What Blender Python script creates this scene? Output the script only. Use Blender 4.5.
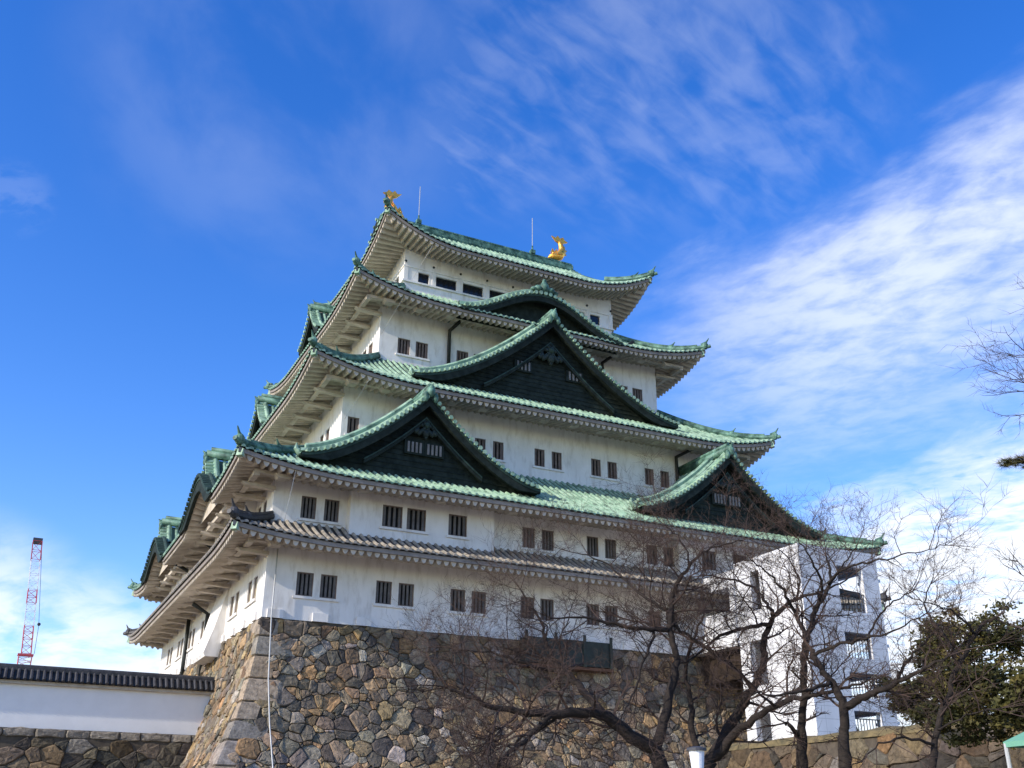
import bpy, math, random
import numpy as np
from mathutils import Vector, Matrix, noise

random.seed(7)
scene = bpy.context.scene
col = scene.collection
for o in list(bpy.data.objects):
    bpy.data.objects.remove(o)
R = math.radians

# ------------------------------------------------------------------ camera
CAM = Vector((-11.370, -50.546, -9.484))
YAW, PITCH, ROLL, FPX = 0.45873, 0.41192, -0.00669, 1020.73
FW = Vector((math.sin(YAW)*math.cos(PITCH), math.cos(YAW)*math.cos(PITCH), math.sin(PITCH)))
RT0 = Vector((math.cos(YAW), -math.sin(YAW), 0)); UP0 = RT0.cross(FW)
RT = RT0*math.cos(ROLL) - UP0*math.sin(ROLL)
UP = RT0*math.sin(ROLL) + UP0*math.cos(ROLL)
cam = bpy.data.cameras.new('camera'); cam_o = bpy.data.objects.new('camera', cam); col.objects.link(cam_o)
cam.sensor_width = 36; cam.lens = 36*FPX/1024; cam.clip_start = .1; cam.clip_end = 6000
m = Matrix((RT, UP, -FW)).transposed().to_4x4(); m.translation = CAM
cam_o.matrix_world = m
scene.camera = cam_o
def px(x, y, D):
    """world point seen at photo pixel (x, y), D metres from the camera"""
    d = FW + RT*((x-512)/FPX) + UP*((384-y)/FPX)
    return CAM + d.normalized()*D

# ------------------------------------------------------------------ light
SUN_EL, SUN_AZ = 28.0, 9.0          # azimuth: degrees from -x towards -y
sd = Vector((-math.cos(R(SUN_EL))*math.cos(R(SUN_AZ)), -math.cos(R(SUN_EL))*math.sin(R(SUN_AZ)), math.sin(R(SUN_EL))))
sl = bpy.data.lights.new('sun', 'SUN'); sl.energy = 3.8; sl.angle = R(.53); sl.color = (1, .93, .82)
so = bpy.data.objects.new('sun', sl); col.objects.link(so)
so.rotation_euler = sd.to_track_quat('Z', 'Y').to_euler()
scene.view_settings.view_transform = 'Standard'; scene.view_settings.look = 'None'
scene.view_settings.gamma = 1; scene.view_settings.use_curve_mapping = False
scene.view_settings.exposure = 0.38

W_ = bpy.data.worlds.new('World'); scene.world = W_; W_.use_nodes = True
nt = W_.node_tree; nt.nodes.clear(); N = nt.nodes.new; Lk = nt.links.new
out = N('ShaderNodeOutputWorld'); bg = N('ShaderNodeBackground'); Lk(bg.outputs[0], out.inputs[0])
bg.inputs[1].default_value = .15
sky = N('ShaderNodeTexSky'); sky.sky_type = 'NISHITA'; sky.sun_disc = False
sky.sun_elevation = R(SUN_EL); sky.sun_rotation = R(-(90+SUN_AZ)); sky.altitude = 20; sky.air_density = 1.0; sky.dust_density = .4; sky.ozone_density = 2.0
def wmath(op, a, b=None, c=None):
    n = N('ShaderNodeMath'); n.operation = op
    for i, v in enumerate((a, b, c)):
        if v is None: continue
        if hasattr(v, 'links'): Lk(v, n.inputs[i])
        else: n.inputs[i].default_value = v
    return n.outputs[0]
def smooth(v, lo, hi, a=0., b=1.):
    n = N('ShaderNodeMapRange'); n.interpolation_type = 'SMOOTHSTEP'
    Lk(v, n.inputs[0]); n.inputs[1].default_value = lo; n.inputs[2].default_value = hi
    n.inputs[3].default_value = a; n.inputs[4].default_value = b
    return n.outputs[0]
tc = N('ShaderNodeTexCoord'); sep = N('ShaderNodeSeparateXYZ'); Lk(tc.outputs['Generated'], sep.inputs[0])
zz = wmath('MAXIMUM', sep.outputs[2], .03)
cu = wmath('DIVIDE', sep.outputs[0], wmath('ADD', zz, .12)); cv = wmath('DIVIDE', sep.outputs[1], wmath('ADD', zz, .12))
cmb = N('ShaderNodeCombineXYZ'); Lk(cu, cmb.inputs[0]); Lk(cv, cmb.inputs[1])
def cloud(scale, stretch, ang, detail=8, rough=.6, dist=.4, off=(0, 0, 0)):
    mp = N('ShaderNodeMapping'); mp.vector_type = 'TEXTURE'
    mp.inputs['Scale'].default_value = (stretch, 1, 1); mp.inputs['Rotation'].default_value = (0, 0, R(ang)); mp.inputs['Location'].default_value = off
    Lk(cmb.outputs[0], mp.inputs[0])
    n = N('ShaderNodeTexNoise'); Lk(mp.outputs[0], n.inputs[0]); n.inputs['Scale'].default_value = scale
    n.inputs['Detail'].default_value = detail; n.inputs['Roughness'].default_value = rough; n.inputs['Distortion'].default_value = dist
    return n.outputs[0]
def blob(x, y, r, soft=.6):
    """soft patch of sky round the direction of a photo pixel, radius in degrees"""
    d = (FW + RT*((x-512)/FPX) + UP*((384-y)/FPX)).normalized()
    n = N('ShaderNodeVectorMath'); n.operation = 'DOT_PRODUCT'; Lk(tc.outputs['Generated'], n.inputs[0]); n.inputs[1].default_value = d
    return smooth(n.outputs['Value'], math.cos(R(r)), math.cos(R(r*(1-soft))))
def vmax(vals):
    a = vals[0]
    for b in vals[1:]: a = wmath('MAXIMUM', a, b)
    return a
def band(p, q, lo, hi, fade):
    """soft-edged band of sky below the great circle through two photo pixels"""
    a = FW + RT*((p[0]-512)/FPX) + UP*((384-p[1])/FPX); b = FW + RT*((q[0]-512)/FPX) + UP*((384-q[1])/FPX)
    n_ = a.cross(b).normalized()
    n = N('ShaderNodeVectorMath'); n.operation = 'DOT_PRODUCT'; Lk(tc.outputs['Generated'], n.inputs[0]); n.inputs[1].default_value = n_
    wob = wmath('ADD', n.outputs['Value'], wmath('MULTIPLY', wmath('SUBTRACT', wisp, .5), .22))
    return wmath('MULTIPLY', smooth(wob, lo, hi), smooth(n.outputs['Value'], fade[1], fade[0]))
wisp = cloud(5.0, 1.7, -78, 9, .58, .25)
fine = cloud(20, 1.5, -55, 8, .58, .25, (3, 1, 0))
ripple = cloud(26, 2.6, 20, 5, .5, .35, (1, 7, 0))
soft = cloud(4.5, 1.6, 60, 7, .55, .3, (5, 2, 0))
low = cloud(4.4, 1.5, -80, 9, .58, .3, (2, 9, 0))
nz = wmath('ADD', wmath('MULTIPLY', wisp, .5), wmath('MULTIPLY', fine, .5))
east = blob(1060, 150, 27, .75)
c1 = wmath('MULTIPLY', wmath('MULTIPLY', wmath('MULTIPLY', band((560, 318), (1024, 72), -.02, .10, (.12, .34)), east), smooth(nz, .34, .62, .36, 1.)), .70)
lowm = band((780, 505), (1024, 405), -.03, .09, (.6, .9))
c2 = wmath('MULTIPLY', wmath('MULTIPLY', lowm, blob(1100, 620, 22, .6)), smooth(wmath('ADD', wmath('MULTIPLY', low, .5), wmath('MULTIPLY', fine, .5)), .31, .52, .22, 1.))
lowl = vmax([blob(60, 690, 7, .8), blob(-60, 680, 9, .8), blob(160, 690, 5, .8)])
c3 = wmath('MULTIPLY', wmath('MULTIPLY', smooth(low, .28, .62), lowl), .85)
mott = vmax([blob(620, 50, 12, .95), blob(760, 110, 9, .95), blob(500, 130, 6, .95)])
c4 = wmath('MULTIPLY', wmath('MULTIPLY', smooth(wmath('ADD', wmath('MULTIPLY', ripple, .5), wmath('MULTIPLY', wisp, .5)), .38, .66), mott), .15)
c6 = wmath('MULTIPLY', wmath('MULTIPLY', smooth(soft, .36, .7), blob(290, 70, 13, .95)), .10)
c5 = wmath('MULTIPLY', wmath('MULTIPLY', smooth(fine, .40, .6), blob(15, 198, 2.2, .9)), .07)
c4 = wmath('MAXIMUM', c4, c6)
cl = wmath('MINIMUM', vmax([c1, c2, c3, c4, c5]), 1.0)
hs = N('ShaderNodeHueSaturation'); hs.inputs['Hue'].default_value = .519; hs.inputs['Saturation'].default_value = 1.40; hs.inputs['Value'].default_value = 1.45
Lk(sky.outputs[0], hs.inputs['Color'])
mx = N('ShaderNodeMix'); mx.data_type = 'RGBA'; Lk(cl, mx.inputs[0]); Lk(hs.outputs[0], mx.inputs[6]); mx.inputs[7].default_value = (5.6, 5.9, 6.5, 1)
Lk(mx.outputs[2], bg.inputs[0])

# ------------------------------------------------------------------ materials
def new_mat(name):
    m = bpy.data.materials.new(name); m.use_nodes = True
    b = m.node_tree.nodes['Principled BSDF']; return m, m.node_tree, b
def M(name, c1, c2=None, scale=2., rough=.8, bump=0., bscale=None, metal=0., stretch=(1, 1, 1), lo=.35, hi=.65, c3=None, s3=.6, lo3=.5, hi3=.7, spec=.3, stretch3=(1, 1, 1)):
    m, t, b = new_mat(name)
    n = t.nodes.new; l = t.links.new
    b.inputs['Roughness'].default_value = rough; b.inputs['Metallic'].default_value = metal; b.inputs['Specular IOR Level'].default_value = spec
    co = n('ShaderNodeTexCoord'); src = None
    def nz(sc, st, det=6):
        mp = n('ShaderNodeMapping'); mp.inputs['Scale'].default_value = st; l(co.outputs['Object'], mp.inputs[0])
        q = n('ShaderNodeTexNoise'); q.inputs['Scale'].default_value = sc; q.inputs['Detail'].default_value = det; q.inputs['Roughness'].default_value = .62; l(mp.outputs[0], q.inputs[0]); return q.outputs[0]
    def mix(f, a, bb, lo, hi):
        r = n('ShaderNodeMapRange'); l(f, r.inputs[0]); r.inputs[1].default_value = lo; r.inputs[2].default_value = hi
        x = n('ShaderNodeMix'); x.data_type = 'RGBA'; l(r.outputs[0], x.inputs[0])
        if hasattr(a, 'links'): l(a, x.inputs[6])
        else: x.inputs[6].default_value = (*a, 1)
        x.inputs[7].default_value = (*bb, 1); return x.outputs[2]
    if c2 is None: b.inputs['Base Color'].default_value = (*c1, 1)
    else:
        c = mix(nz(scale, stretch), c1, c2, lo, hi)
        if c3: c = mix(nz(s3, stretch3, 8), c, c3, lo3, hi3)
        l(c, b.inputs['Base Color'])
    if bump:
        bp = n('ShaderNodeBump'); bp.inputs['Strength'].default_value = bump; bp.inputs['Distance'].default_value = .05
        l(nz(bscale or scale*4, stretch), bp.inputs['Height']); l(bp.outputs[0], b.inputs['Normal'])
    return m
PLASTER = M('white_plaster', (.80, .77, .735), (.71, .68, .645), 1.1, .85, .12, 6, c3=(.36, .31, .25), s3=1.5, lo3=.50, hi3=.95, stretch=(1, 1, .6), stretch3=(1.6, 1.6, .45))
PLASTERC = M('clean_white_plaster', (.80, .785, .77), (.75, .735, .72), 1.1, .85, .08, 6)
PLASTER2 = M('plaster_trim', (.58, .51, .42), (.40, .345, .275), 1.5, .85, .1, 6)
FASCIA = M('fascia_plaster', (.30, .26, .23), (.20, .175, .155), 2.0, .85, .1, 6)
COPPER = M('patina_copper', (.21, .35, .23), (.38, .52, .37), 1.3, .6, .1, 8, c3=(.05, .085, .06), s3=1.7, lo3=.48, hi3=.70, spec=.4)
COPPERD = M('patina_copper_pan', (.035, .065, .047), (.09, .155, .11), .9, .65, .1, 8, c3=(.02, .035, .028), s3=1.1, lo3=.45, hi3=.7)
RIDGE = M('patina_ridge', (.03, .075, .055), (.19, .35, .26), 1.6, .55, .15, 8, lo=.4, hi=.7)
DARKCU = M('dark_copper', (.011, .016, .013), (.028, .037, .031), 2.5, .8, .15, 9, spec=.12)
DARKCU2 = M('dark_copper_edge', (.016, .032, .025), (.04, .075, .058), 2.5, .7, .1, 9)
DARKCU3 = M('dark_copper_carving', (.012, .019, .016), (.025, .04, .033), 3, .6, .1, 9)
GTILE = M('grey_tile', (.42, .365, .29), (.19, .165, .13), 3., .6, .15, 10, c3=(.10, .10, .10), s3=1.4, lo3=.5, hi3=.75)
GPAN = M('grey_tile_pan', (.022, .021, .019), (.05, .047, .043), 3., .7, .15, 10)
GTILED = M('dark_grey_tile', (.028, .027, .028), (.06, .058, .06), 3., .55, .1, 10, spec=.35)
WBARS = M('window_bars', (.16, .15, .15), (.10, .09, .09), 3, .7)
DIMBAR = M('dim_white_bars', (.24, .22, .20), (.16, .145, .13), 3, .8)
WBARS2 = M('window_bars_brown', (.20, .15, .13), (.12, .09, .08), 3, .7)
WDARK = M('window_dark', (.012, .012, .014), None, rough=.4)
GLASS = M('dark_glass', (.008, .009, .012), None, rough=.12, spec=.6)
BEIGE = M('beige_shutter', (.42, .36, .27), (.36, .31, .23), 3, .8)
GOLD = M('gold_leaf', (1.0, .58, .12), (.95, .40, .05), 5, .38, .5, 7, metal=.75)
PIPE = M('dark_pipe', (.015, .016, .016), (.03, .035, .032), 4, .5)
METAL = M('pale_metal', (.45, .45, .44), None, rough=.45, metal=.2)
CONC = M('white_painted_concrete', (.72, .72, .74), (.62, .62, .64), 1.2, .8, .06, 8, c3=(.55, .55, .56), s3=.7, lo3=.6, hi3=.95, stretch=(1, 1, .4))
BARK = M('cherry_bark', (.016, .012, .010), (.036, .027, .022), 6, .9, .6, 14, stretch=(1, 1, 2.5))
TWIG = M('twig_bark', (.070, .045, .036), (.040, .027, .023), 3, .9)
RED = M('crane_red', (.60, .10, .11), (.52, .08, .09), 1, .5)
CWHITE = M('crane_white', (.75, .75, .78), None, rough=.5)
GROUND = M('gravel_ground', (.27, .225, .165), (.18, .15, .11), 1.2, .95, .5, 12)
MOSSY = M('earth_and_dry_grass', (.20, .15, .07), (.09, .075, .04), 2.5, .95, .6, 8)
DARKWOOD = M('dark_boarding', (.018, .024, .021), (.03, .042, .036), 3, .6, .2, 10)
DARKBR = M('opening_shade_brown', (.022, .016, .012), (.04, .028, .02), 3, .9, .2, 10, spec=.1)  # near-black brown, shade of the opening under the link put into colour
RUST = M('rusty_beam', (.07, .035, .022), (.10, .05, .03), 4, .8)
LEAF = M('evergreen_leaf', (.05, .052, .018), (.11, .10, .03), .9, .6, c3=(.20, .14, .035), s3=.9, lo3=.50, hi3=.70, spec=.2)
PINE = M('pine_needles', (.05, .055, .018), (.12, .085, .03), 3, .6)
LAMPW = M('lamp_white', (.8, .8, .84), None, rough=.4)
LAMPD = M('lamp_cap_dark', (.06, .06, .07), None, rough=.5)
TENT = M('green_canvas', (.13, .31, .21), (.16, .36, .25), 3, .6)
def panel_lines(m):
    t = m.node_tree; n = t.nodes.new; l = t.links.new; b = t.nodes['Principled BSDF']; src = b.inputs['Base Color'].links[0].from_socket
    co = n('ShaderNodeTexCoord'); sp = n('ShaderNodeSeparateXYZ'); l(co.outputs['Object'], sp.inputs[0])
    def mth(op, a, c):
        q = n('ShaderNodeMath'); q.operation = op
        for i, v in enumerate((a, c)):
            if hasattr(v, 'links'): l(v, q.inputs[i])
            else: q.inputs[i].default_value = v
        return q.outputs[0]
    h = mth('ADD', sp.outputs[0], sp.outputs[1])
    f = mth('MAXIMUM', mth('LESS_THAN', mth('FRACT', mth('MULTIPLY', sp.outputs[2], 1/.62), 0), .05), mth('LESS_THAN', mth('FRACT', mth('MULTIPLY', h, 1/1.24), 0), .022))
    x = n('ShaderNodeMix'); x.data_type = 'RGBA'; l(mth('MULTIPLY', f, .55), x.inputs[0]); l(src, x.inputs[6]); x.inputs[7].default_value = (.35, .35, .36, 1); l(x.outputs[2], b.inputs['Base Color'])
panel_lines(CONC)
def stone_mat(name, gain=1.):
    m, t, b = new_mat(name); n = t.nodes.new; l = t.links.new
    at = n('ShaderNodeAttribute'); at.attribute_name = 'tint'
    co = n('ShaderNodeTexCoord')
    q = n('ShaderNodeTexNoise'); q.inputs['Scale'].default_value = 5; q.inputs['Detail'].default_value = 8; q.inputs['Roughness'].default_value = .7; l(co.outputs['Object'], q.inputs[0])
    r = n('ShaderNodeMapRange'); l(q.outputs[0], r.inputs[0]); r.inputs[1].default_value = .25; r.inputs[2].default_value = .75; r.inputs[3].default_value = .30*gain; r.inputs[4].default_value = 1.7*gain
    x = n('ShaderNodeVectorMath'); x.operation = 'SCALE'; l(at.outputs['Color'], x.inputs[0]); l(r.outputs[0], x.inputs['Scale'])
    q2 = n('ShaderNodeTexNoise'); q2.inputs['Scale'].default_value = .9; q2.inputs['Detail'].default_value = 8; l(co.outputs['Object'], q2.inputs[0])
    r2 = n('ShaderNodeMapRange'); l(q2.outputs[0], r2.inputs[0]); r2.inputs[1].default_value = .52; r2.inputs[2].default_value = .75; r2.inputs[4].default_value = .6
    mm = n('ShaderNodeMix'); mm.data_type = 'RGBA'; l(r2.outputs[0], mm.inputs[0]); l(x.outputs[0], mm.inputs[6]); mm.inputs[7].default_value = (.06, .055, .045, 1)
    l(mm.outputs[2], b.inputs['Base Color']); b.inputs['Roughness'].default_value = .9; b.inputs['Specular IOR Level'].default_value = .2
    q3 = n('ShaderNodeTexNoise'); q3.inputs['Scale'].default_value = 9; q3.inputs['Detail'].default_value = 10; q3.inputs['Roughness'].default_value = .7; l(co.outputs['Object'], q3.inputs[0])
    bp = n('ShaderNodeBump'); bp.inputs['Strength'].default_value = .7; bp.inputs['Distance'].default_value = .06; l(q3.outputs[0], bp.inputs['Height']); l(bp.outputs[0], b.inputs['Normal'])
    return m
STONE = stone_mat('rough_stone')
JOINT = M('dark_joint', (.06, .048, .035), (.10, .08, .058), 4, .95)

# ------------------------------------------------------------------ mesh helpers
class MB:
    def __init__(s): s.v = []; s.f = []; s.mi = []; s.c = []
    def add(s, vs, fs, mi=0, c=None):
        k = len(s.v); s.v.extend([tuple(p) for p in vs]); s.f.extend([tuple(i+k for i in f) for f in fs]); s.mi.extend([mi]*len(fs))
        if c is not None: s.c.extend([c]*len(vs))
        return s
    def box(s, lo, hi, mi=0):
        (a, b, c), (d, e, f) = lo, hi
        return s.add([(a,b,c),(d,b,c),(d,e,c),(a,e,c),(a,b,f),(d,b,f),(d,e,f),(a,e,f)], [(0,3,2,1),(4,5,6,7),(0,1,5,4),(1,2,6,5),(2,3,7,6),(3,0,4,7)], mi)
    def bar(s, p, q, w, h, up=(0, 0, 1), mi=0):
        p = Vector(p); q = Vector(q); d = (q-p).normalized(); a = d.cross(Vector(up))
        if a.length < 1e-4: a = d.cross(Vector((1, 0, 0)))
        a.normalize(); b = a.cross(d); a *= w/2; b *= h/2
        vs = [p-a-b, p+a-b, p+a+b, p-a+b, q-a-b, q+a-b, q+a+b, q-a+b]
        return s.add(vs, [(0,3,2,1),(4,5,6,7),(0,1,5,4),(1,2,6,5),(2,3,7,6),(3,0,4,7)], mi)
    def grid(s, rows, mi=0, closed=False):
        nu, nv = len(rows), len(rows[0]); vs = [p for r in rows for p in r]; fs = []
        for i in range(nu-1):
            for j in range(nv-1 if not closed else nv):
                k = (j+1) % nv
                fs.append((i*nv+j, i*nv+k, (i+1)*nv+k, (i+1)*nv+j))
        return s.add(vs, fs, mi)
    def tube(s, pts, rad, n=6, mi=0, caps=True, flat=1.):
        pts = [Vector(p) for p in pts]
        if not hasattr(rad, '__len__'): rad = [rad]*len(pts)
        rows = []; up = None
        for i, p in enumerate(pts):
            d = pts[min(i+1, len(pts)-1)]-pts[max(i-1, 0)]
            if d.length < 1e-6: d = Vector((0, 0, 1))
            d.normalize()
            if up is None: up = d.cross(Vector((.3, .9, .2)) if abs(d.y) < .8 else Vector((1, 0, .1))).normalized()
            up = (up-d*up.dot(d))
            if up.length < 1e-5: up = d.orthogonal()
            up.normalize(); w = d.cross(up)
            rows.append([p+(up*math.cos(6.28319*k/n)+w*math.sin(6.28319*k/n)*flat)*rad[i] for k in range(n)])
        s.grid(rows, mi, True)
        if caps and n > 3:
            k = len(s.v); t = len(rows)*n
            s.f.append(tuple(range(k-t, k-t+n))[::-1]); s.f.append(tuple(range(k-n, k))); s.mi += [mi, mi]
        return s
    def ball(s, c, r, n=8, mi=0):
        rx, ry, rz = r if hasattr(r, '__len__') else (r, r, r)
        rows = [[(c[0]+rx*math.sin(math.pi*i/n)*math.cos(6.28319*j/(2*n)), c[1]+ry*math.sin(math.pi*i/n)*math.sin(6.28319*j/(2*n)), c[2]+rz*math.cos(math.pi*i/n)) for j in range(2*n)] for i in range(n+1)]
        return s.grid(rows, mi, True)
    def build(s, name, mats, parent=None, smooth=False):
        me = bpy.data.meshes.new(name); me.from_pydata(s.v, [], s.f)
        if not isinstance(mats, (list, tuple)): mats = [mats]
        for q in mats: me.materials.append(q)
        if len(mats) > 1: me.polygons.foreach_set('material_index', s.mi)
        if s.c:
            ca = me.color_attributes.new('tint', 'FLOAT_COLOR', 'POINT')
            ca.data.foreach_set('color', np.array([(*c, 1) for c in s.c], dtype=np.float32).ravel())
        if smooth: me.polygons.foreach_set('use_smooth', [True]*len(me.polygons))
        me.update()
        o = bpy.data.objects.new(name, me); col.objects.link(o)
        if parent: o.parent = parent
        return o
def thing(name, label, cat, loc=(0, 0, 0), group=None):
    o = bpy.data.objects.new(name, None); col.objects.link(o); o.location = loc; o.empty_display_size = .5
    return tag(o, label, cat, group)
def tag(o, label, cat, group=None, kind=None):
    o['label'] = label; o['category'] = cat
    if group: o['group'] = group
    if kind: o['kind'] = kind
    return o
def setting(name, mb, mat):
    o = mb.build(name, mat); o['kind'] = 'structure'; return o
def rebase(root):
    """children were built in world space: keep them there under a moved root"""
    bpy.context.view_layer.update()
    for c in root.children: c.matrix_parent_inverse = root.matrix_world.inverted()

# ------------------------------------------------------------------ ground
GZ = -11.1
setting('ground', MB().add([(-900, -900, GZ), (1200, -900, GZ), (1200, 1500, GZ), (-900, 1500, GZ)], [(0, 1, 2, 3)]), GROUND)

# ------------------------------------------------------------------ stone facing
def clip(poly, a, b, c):
    o = []
    for i in range(len(poly)):
        p, q = poly[i], poly[(i+1) % len(poly)]
        dp, dq = a*p[0]+b*p[1]-c, a*q[0]+b*q[1]-c
        if dp <= 0: o.append(p)
        if dp*dq < 0:
            t = dp/(dp-dq); o.append((p[0]+(q[0]-p[0])*t, p[1]+(q[1]-p[1])*t))
    return o
TINTS = [((.22, .185, .14), 5), ((.155, .13, .10), 4), ((.29, .22, .145), 5), ((.36, .25, .14), 2.6), ((.40, .25, .12), .9), ((.36, .31, .245), 1.6), ((.10, .085, .068), 2.6), ((.24, .165, .095), 2.4)]
def tint(rnd, gain=1., warm=0.):
    c = rnd.choices([t[0] for t in TINTS], [t[1]*(1+warm*(t[0][0]-t[0][2])*5) for t in TINTS])[0]; k = rnd.uniform(.7, 1.25)*gain
    return tuple(x*k*rnd.uniform(.95, 1.05) for x in c)
def stones(mb, srange, zrange, fn, cw, ch, seed, inside=None, hmax=.17, gain=.95, warm=lambda s: 0., top=None, shrink=.007):
    """irregular boulders: jittered cells clipped against each other; fn(s, z, h) -> world"""
    rnd = random.Random(seed); s0, s1 = srange; z0, z1 = zrange
    nu, nv = int((s1-s0)/cw)+1, int((z1-z0)/ch)+1
    P = {}
    for j in range(-1, nv+1):
        off = .5*(j % 2)
        for i in range(-1, nu+1):
            P[i, j] = (s0+(i+.5+off+rnd.uniform(-.48, .48))*cw, z0+(j+.5+rnd.uniform(-.46, .46))*ch, rnd.uniform(-.2, .2)+(.45 if rnd.random() < .10 else 0))
    pts = [p for k, p in P.items() if rnd.random() > .17]
    for p in list(pts):
        if rnd.random() < .25:
            an = rnd.uniform(0, 6.28); pts.append((p[0]+cw*.5*math.cos(an), p[1]+ch*.5*math.sin(an), p[2]-.16))
    near = {}
    key = lambda p: (int(math.floor((p[0]-s0)/cw)), int(math.floor((p[1]-z0)/ch)))
    for p in pts: near.setdefault(key(p), []).append(p)
    for p in pts:
        if not (s0 <= p[0] <= s1 and z0 <= p[1] <= z1) or (inside and not inside(p[0], p[1])): continue
        poly = [(p[0]-cw*1.5, p[1]-ch*1.5), (p[0]+cw*1.5, p[1]-ch*1.5), (p[0]+cw*1.5, p[1]+ch*1.5), (p[0]-cw*1.5, p[1]+ch*1.5)]
        gi, gj = key(p)
        for q in [q for dj in range(-3, 4) for di in range(-3, 4) for q in near.get((gi+di, gj+dj), ())]:
            if q is p: continue
            a, b = q[0]-p[0], (q[1]-p[1])*1.35
            poly = clip(poly, a, b, a*(p[0]+q[0])/2+b*(p[1]+q[1])/2+(p[2]-q[2])*cw*.4)
            if not poly: break
        if poly: poly = clip(poly, 0, 1, z1)
        if poly: poly = clip(poly, 0, -1, -z0)
        if poly: poly = clip(poly, 1, 0, s1)
        if poly: poly = clip(poly, -1, 0, -s0)
        if len(poly) < 3: continue
        boulder(mb, poly, fn, rnd, hmax, tint(rnd, gain, warm(p[0])), shrink)
def boulder(mb, poly, fn, rnd, hmax, c, shrink=.03):
    cx = sum(a for a, b in poly)/len(poly); cy = sum(b for a, b in poly)/len(poly)
    # round the corners off: split each edge and pull corners in
    pts = []
    n = len(poly)
    for k in range(n):
        a, b, d = poly[k-1], poly[k], poly[(k+1) % n]
        e = rnd.uniform(.03, .16); pts.append((b[0]*(1-e)+a[0]*e, b[1]*(1-e)+a[1]*e)); pts.append((b[0]*(1-e)+d[0]*e, b[1]*(1-e)+d[1]*e))
    sz = math.sqrt(max(.01, abs(sum(pts[i-1][0]*pts[i][1]-pts[i][0]*pts[i-1][1] for i in range(len(pts))))/2)); q_ = []
    for k in range(len(pts)):                      # chipped, uneven outlines
        a, b = pts[k], pts[(k+1) % len(pts)]; q_.append(a)
        if math.hypot(a[0]-b[0], a[1]-b[1]) > .3*sz: q_.append(((a[0]+b[0])/2+rnd.gauss(0, .035)*sz, (a[1]+b[1])/2+rnd.gauss(0, .035)*sz))
    pts = [(a+rnd.gauss(0, .012)*sz, b+rnd.gauss(0, .012)*sz) for a, b in q_]
    n = len(pts); h = rnd.uniform(.3, 1)*hmax; tx, ty = rnd.uniform(-.12, .12), rnd.uniform(-.12, .12)
    vs = []; jit = [rnd.uniform(.95, 1.0) for _ in range(n)]
    size = max(.15, math.sqrt(abs(sum(pts[i-1][0]*pts[i][1]-pts[i][0]*pts[i-1][1] for i in range(n)))/2))
    for sc, hh in ((1-shrink/size, -.08), (1-1.6*shrink/size, .3*h), (.88, .85*h), (.45, h)):
        for k, (a, b) in enumerate(pts):
            w = sc*(jit[k] if sc < .98 else 1)
            x, y = cx+(a-cx)*w, cy+(b-cy)*w
            vs.append(fn(x, y, hh+((x-cx)*tx+(y-cy)*ty+rnd.uniform(-.022, .022) if hh > 0 else 0)))
    fs = [(r*n+k, r*n+(k+1) % n, (r+1)*n+(k+1) % n, (r+1)*n+k) for r in range(3) for k in range(n)]
    fs.append(tuple(range(3*n, 4*n)))
    mb.add(vs, fs, 0, c)

L, W = 36.9, 32.2
def bat(z): z = -z; return .03*z+.0315*z*z
BZ = -11.4
base = thing('stone_rampart', 'tall sloping rough stone base carrying the white castle keep', 'stone base', (L/2, W/2, GZ))
mb = MB()
zs = [0, -1, -2, -3, -4, -5, -6, -7, -8, -9, -10, -11.4]
rows = [[(-bat(z)+.02, -bat(z)+.02, z), (L+bat(z)-.02, -bat(z)+.02, z), (L+bat(z)-.02, W+bat(z)-.02, z), (-bat(z)+.02, W+bat(z)-.02, z)] for z in zs]
mb.grid(rows, 0, True); mb.add([(0, 0, -.02), (L, 0, -.02), (L, W, -.02), (0, W, -.02)], [(0, 1, 2, 3)])
mb.build('joint_core', JOINT, base)
mb = MB()
fr = lambda s, z, h: (s, -bat(z)-h, z)
lf = lambda s, z, h: (-bat(z)-h, s, z)
CORN = lambda z: 1.0
stones(mb, (-5.5, L+.5), (BZ, -.02), fr, .56, .36, 3, inside=lambda s, z: s > -bat(z)+.75+.35*math.sin(z*4) and s < L+bat(z), warm=lambda s: max(0, min(1.4, (s-7)/9)))
stones(mb, (-4, W), (BZ, -.02), lf, .56, .36, 5, inside=lambda s, z: s > -bat(z)+.7, warm=lambda s: .4, gain=.95)
mb.build('boulder_facing', STONE, base)
mb = MB(); rnd = random.Random(11); z = -.02; k = 0
while z > BZ:                                    # long dressed corner stones, alternately lying along either face
    hgt = rnd.uniform(.75, 1.05)+.06*k*.3; z2 = z-hgt
    a, b = (1.9, .95) if k % 2 else (.95, 1.9)
    a *= rnd.uniform(.85, 1.2); b *= rnd.uniform(.85, 1.2)
    c = tint(rnd, 1.15, .5); c = tuple(.5*q+.5*w for q, w in zip(c, (.30, .27, .23)))
    zm = [z-.02, z-.07, z-hgt/2, z2+.07, z2+.02]; hh = [-.02, .06, .09, .06, -.02]
    rows = []
    for zq, h_ in zip(zm, hh):
        d = bat(zq)+h_
        rows.append([(-d+a, -bat(zq)+.05, zq), (-d+a-.05, -d, zq), (-d+.06, -d-rnd.uniform(0, .02), zq), (-d, -d+.06, zq), (-d-rnd.uniform(0, .02), -d+b-.05, zq), (-bat(zq)+.05, -d+b, zq)])
    n0 = len(mb.v); mb.grid(rows); mb.c += [c]*(len(mb.v)-n0)
    z = z2; k += 1
mb.build('corner_stones', STONE, base)
rebase(base)

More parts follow.
